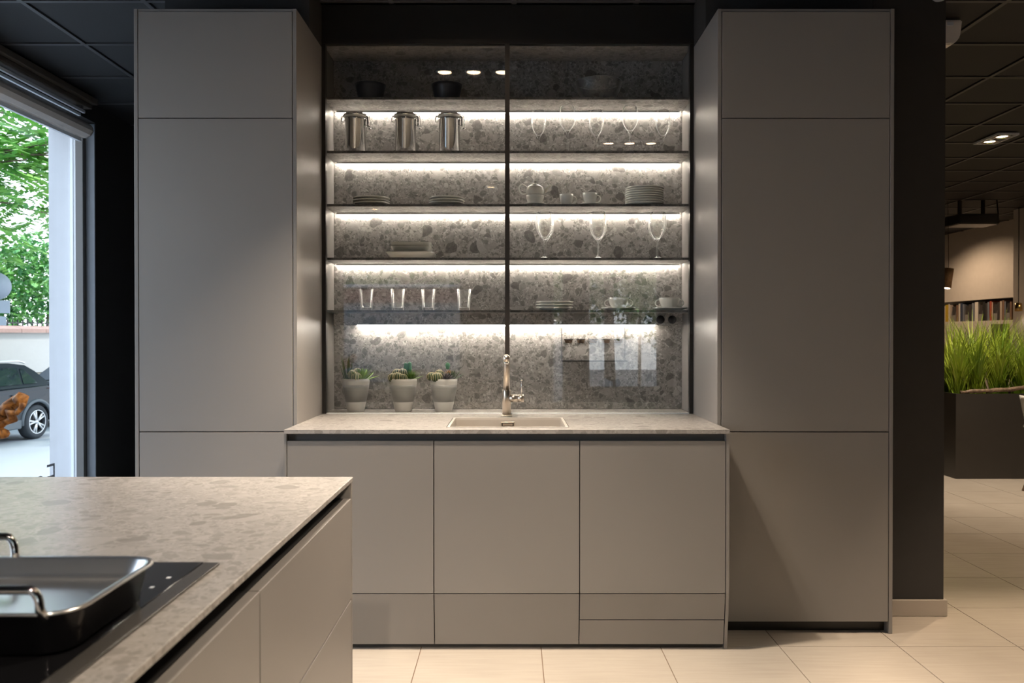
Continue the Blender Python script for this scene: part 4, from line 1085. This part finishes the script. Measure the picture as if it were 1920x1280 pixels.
# street tree hanging over
tr0 = Vector((-9.0, 12.3, ZS))
tree = thing('street_tree', 'tall tree with feathery bright green leaves hanging over the street', 'tree', tr0)
obj('trunk', TU([(0, 0, 0), (0.05, 0, 1.5), (0.0, 0.1, 3.2), (0.2, 0.2, 4.6), (0.3, 0.4, 6.2)], [0.16, 0.13, 0.11, 0.09, 0.05], 10), M_bark, tree, local=True)
bm = bmesh.new(); tips = []
for i in range(34):
    a = random.uniform(0, 2*PI); z0 = random.uniform(3.0, 5.8); L_ = random.uniform(1.4, 3.0); up = random.uniform(-0.05, 0.45)
    e0 = Vector((0.1, 0.1, z0)); e1 = e0+Vector((math.cos(a), math.sin(a), up))*L_
    obj('branch', TU([e0, e0.lerp(e1, .5)+Vector((0,0,.12)), e1], [0.035, 0.022, 0.009], 6), M_bark, tree, local=True)
    for k in range(26):
        p = e0.lerp(e1, random.uniform(0.3, 1.05))+Vector([random.gauss(0, .22) for _ in range(3)])
        b_ = random.uniform(0, 2*PI)
        compound(bm, p, (math.cos(b_), math.sin(b_), random.uniform(-.3, .3)), random.uniform(0.4, 0.75), 8, 0.17)
obj('foliage', bm, M_leaf, tree, local=True)['kind'] = 'stuff'
dup(tree, (-7.6, 18.8, ZS), 'second feathery green tree standing further down the street', rz=1.9)
dup(tree, (-13.5, 15.0, ZS), 'feathery green tree at the garden wall behind the parked car', rz=4.0)

# cars (local: x forward, y left)
def wheel_at(t, x, s):
    y = 0.80*s
    wh = obj('wheel', LA([(0.21, -0.1), (0.29, -0.105), (0.325, -0.08), (0.33, 0), (0.325, 0.08), (0.29, 0.105), (0.21, 0.1)], seg=32, closed=True), M_tyre, t, local=True)
    wh.rotation_euler = (PI/2, 0, 0); wh.location = (x, y, 0.33)
    bm = bmesh.new()
    zf = -0.085*s
    for i in range(5):
        for o_ in (-0.16, 0.16):
            a = 2*PI*i/5+o_; c, s2 = math.cos(a), math.sin(a)
            tube(bm, [(0.03*math.cos(a-o_), 0.03*math.sin(a-o_), zf), (0.12*c, 0.12*s2, zf), (0.225*c, 0.225*s2, zf*0.95)], [0.02, 0.018, 0.026], 6)
    lathe(bm, [(0, zf-0.012), (0.045, zf-0.012), (0.045, zf+0.012), (0, zf+0.012)], seg=16)
    lathe(bm, [(0.215, zf-0.02), (0.232, zf-0.02), (0.232, zf+0.03), (0.215, zf+0.03)], seg=32, closed=True)
    obj('rim', bm, M_rim, wh, local=True)
    bm = LA([(0, -0.03), (0.21, -0.03), (0.21, 0.03), (0, 0.03)], seg=24); obj('brake_disc', bm, M_iron, wh, local=True)
def car(name, label, loc, rz):
    t = thing(name, label, 'car', loc, None, rz)
    xr, xf = -1.32, 1.32
    side = [(-1.96, 0.42), (-1.98, 0.62), (-1.93, 0.80), (-1.88, 0.98), (-1.70, 1.03), (1.05, 0.98), (1.75, 0.90), (2.05, 0.78), (2.12, 0.55), (2.08, 0.32)]
    def arch(xc): return [(xc+0.39*math.cos(a), 0.33+0.39*math.sin(a)) for a in [PI*i/12 for i in range(13)]]
    low = [(2.0, 0.26)] + [(x, z) for x, z in arch(xf) if z > 0.25] + [(0.85, 0.25), (-0.85, 0.25)] + [(x, z) for x, z in arch(xr) if z > 0.25] + [(-1.9, 0.33)]
    poly = side + low
    bm = bmesh.new(); rows = []
    for y, ins in ((-0.90, 0.06), (-0.86, 0.0), (0.86, 0.0), (0.90, 0.06)):
        row = []
        for x, z in poly:
            row.append(bm.verts.new((x*(1-0.02*ins/0.06), y if z < 0.9 else y*0.95, z-(0.03 if ins and z > 0.95 else 0))))
        rows.append(row)
    n = len(poly)
    for p_, q_ in zip(rows, rows[1:]):
        for i in range(n): bm.faces.new((p_[i], p_[(i+1)%n], q_[(i+1)%n], q_[i]))
    bm.faces.new(rows[0][::-1]); bm.faces.new(rows[-1]); bmesh.ops.recalc_face_normals(bm, faces=bm.faces)
    obj('body', bm, M_carp, t, local=True)
    # greenhouse
    gh = [(-1.80, 1.02), (-1.50, 1.30), (-1.30, 1.42), (-0.9, 1.47), (0.15, 1.46), (0.55, 1.38), (1.15, 0.98)]
    bm = bmesh.new(); rows = []
    for sgn in (-1, 1):
        rows.append([bm.verts.new((x, sgn*(0.85-0.50*max(0, z-1.0)), z)) for x, z in gh])
    m_ = len(gh)
    for i in range(m_-1): bm.faces.new((rows[0][i], rows[0][i+1], rows[1][i+1], rows[1][i]))
    bm.faces.new(rows[0][::-1]); bm.faces.new(rows[1]); bmesh.ops.recalc_face_normals(bm, faces=bm.faces)
    cb = obj('cabin', bm, M_carp, t, local=True)
    def win(pts, sgn, name='side_window'):
        bm = bmesh.new(); A = [(x, sgn*(0.862-0.50*max(0, z-1.0)), z) for x, z in pts]; Bq = [(x, y-sgn*0.02, z) for x, y, z in A]
        va_ = [bm.verts.new(p) for p in A]; vb = [bm.verts.new(p) for p in Bq]; k = len(pts)
        bm.faces.new(va_); bm.faces.new(vb[::-1])
        for i in range(k): bm.faces.new((va_[i], va_[(i+1)%k], vb[(i+1)%k], vb[i]))
        bmesh.ops.recalc_face_normals(bm, faces=bm.faces); obj(name, bm, M_carg, cb, local=True)
    for s in (-1, 1):
        win([(-1.42, 1.07), (-1.05, 1.07), (-1.12, 1.36), (-1.22, 1.34)], s); win([(-1.00, 1.07), (-0.15, 1.06), (-0.15, 1.40), (-1.06, 1.38)], s); win([(-0.09, 1.06), (0.85, 1.05), (0.50, 1.33), (0.1, 1.40), (-0.09, 1.40)], s)
        for xc in (xr, xf):
            bm = bmesh.new(); tube(bm, [(xc+0.41*math.cos(a), 0.895*s, 0.33+0.41*math.sin(a)) for a in [-0.1+(PI+0.2)*i/14 for i in range(15)]], 0.035, 8); obj('wheel_arch', bm, M_cargrey, t, local=True)
            wheel_at(t, xc, s)
        obj('sill', B(-0.9, 0.9, 0.87*s-0.04, 0.87*s+0.04, 0.24, 0.42, bev=0.02), M_cargrey, t, local=True)
        obj('tail_lamp', B(-1.95, -1.62, 0.835*s-0.02, 0.835*s+0.02, 0.88, 0.97, bev=0.01), M_red, t, local=True)
        obj('roof_rail', TU([(-1.35, 0.60*s, 1.46), (-1.2, 0.60*s, 1.50), (0.2, 0.60*s, 1.51), (0.35, 0.60*s, 1.47)], 0.018, 8), M_rim, t, local=True)
        for dx in (-0.85, 0.05): obj('door_handle', B(dx, dx+0.18, 0.895*s-0.02, 0.895*s+0.02, 0.86, 0.89, bev=0.006), M_cargrey, t, local=True)
    obj('rear_bumper', B(-2.02, -1.80, -0.78, 0.78, 0.32, 0.52, bev=0.03), M_cargrey, t, local=True)
    obj('rear_window', PR([(-1.81, 1.05), (-1.56, 1.28), (-1.54, 1.26), (-1.79, 1.03)], -0.62, 0.62, 'y'), M_carg, t, local=True)
    return t
rz = math.atan2(hd.y, hd.x)
R0 = wheel + hd*1.32 - lf*0.80
car1 = car('parked_car', 'dark parked car with alloy wheels seen through the window', R0, rz)
c2 = R0 - hd*5.2 - lf*0.5
dup(car1, c2, 'second dark car parked behind the first, mostly behind the white pillar', rz=rz)

# street sign, back side
sg = thing('street_sign', 'grey back of a round street sign with plates on a pole', 'sign', (-8.05, 13.0, ZS))
obj('pole', TU([(-8.05, 13.02, ZS+0.001), (-8.05, 13.02, 2.4)], 0.035, 12), M_sign, sg)
def disc(c, r, th, n):
    d = Vector(n).normalized(); return TU([Vector(c)-d*th/2, Vector(c)+d*th/2], r, 32)
view = Vector((8.0, -13.0, 0)).normalized()
obj('round_plate', disc((-8.02, 12.97, 2.06), 0.215, 0.02, view), M_sign, sg)
side_ = Vector((view.y*-1, view.x, 0)).normalized()
def plate_(cz, hw, hh, m, name, off=0.05):
    bm = B(-hw, hw, -0.008, 0.008, -hh, hh, bev=0.004)
    bmesh.ops.rotate(bm, verts=bm.verts, matrix=Matrix.Rotation(math.atan2(side_.y, side_.x), 3, 'Z'))
    bmesh.ops.translate(bm, verts=bm.verts, vec=Vector((-8.03, 12.985, cz))+view*off)
    return obj(name, bm, m, sg)
plate_(1.74, 0.19, 0.10, M_sign, 'square_plate')
plate_(1.52, 0.14, 0.07, M_sign, 'square_plate')
plate_(2.10, 0.055, 0.03, M_alu, 'sticker', 0.062)
plate_(1.52, 0.05, 0.025, M_alu, 'sticker', 0.062)
# overhead cables
for k, (za, zb_) in enumerate(((4.62, 3.95), (4.50, 3.82))):
    pts = []
    for i in range(13):
        u = i/12; pts.append((-12.2+8.6*u, 14.0+2.5*u, za+(zb_-za)*u-0.35*math.sin(PI*u)+0.3))
    o = obj('overhead_cable', TU(pts, 0.014, 6), M_iron)
    tag(o, ['upper black cable strung across the street before the trees', 'lower black cable strung across the street before the trees'][k], 'cable', 'overhead cables')

# behind the viewer, mirrored in the niche glass
vn = thing('delivery_van', 'grey box van with maroon top stripe mirrored in the niche glass', 'van', (-2.2, -9.6, ZS))
obj('box_body', B(-4.2, 0.35, -10.6, -8.6, ZS+0.75, 2.25, bev=0.03), M_van, vn)
obj('top_stripe', B(-4.19, -0.6, -8.599, -8.58, 1.95, 2.23), M_maroon, vn)
obj('roof', B(-4.25, 0.4, -10.65, -8.55, 2.251, 2.32, bev=0.02), M_render, vn)
obj('cab', PR([(0.36, ZS+0.45), (2.0, ZS+0.45), (2.05, 0.35), (1.6, 0.55), (1.2, 1.35), (0.36, 1.45)], -10.5, -8.7, 'y'), M_render, vn)
for x in (-3.2, 1.25):
    for y in (-8.75, -10.45):
        obj('wheel', TU([(x, y-0.12, ZS+0.40), (x, y+0.12, ZS+0.40)], 0.40, 24), M_tyre, vn)
obj('chassis', B(-4.1, 1.9, -10.3, -8.9, ZS+0.42, ZS+0.74), M_iron, vn)
dup(hedge_ref, (4.5, -16.0, ZS), 'hedge row beyond the rear shop window, to the right in the mirror image', rz=0.0)
dup(hedge_ref, (-2.9, -16.5, ZS), 'hedge row behind the van, mirrored in the niche glass', rz=0.0)
dup(tree, (-2.6, -12.6, ZS), 'feathery tree behind the van, mirrored in the niche glass', rz=0.6)
dup(tree, (2.4, -12.0, ZS), 'feathery tree beyond the rear shop window, mirrored in the niche glass', rz=2.6)
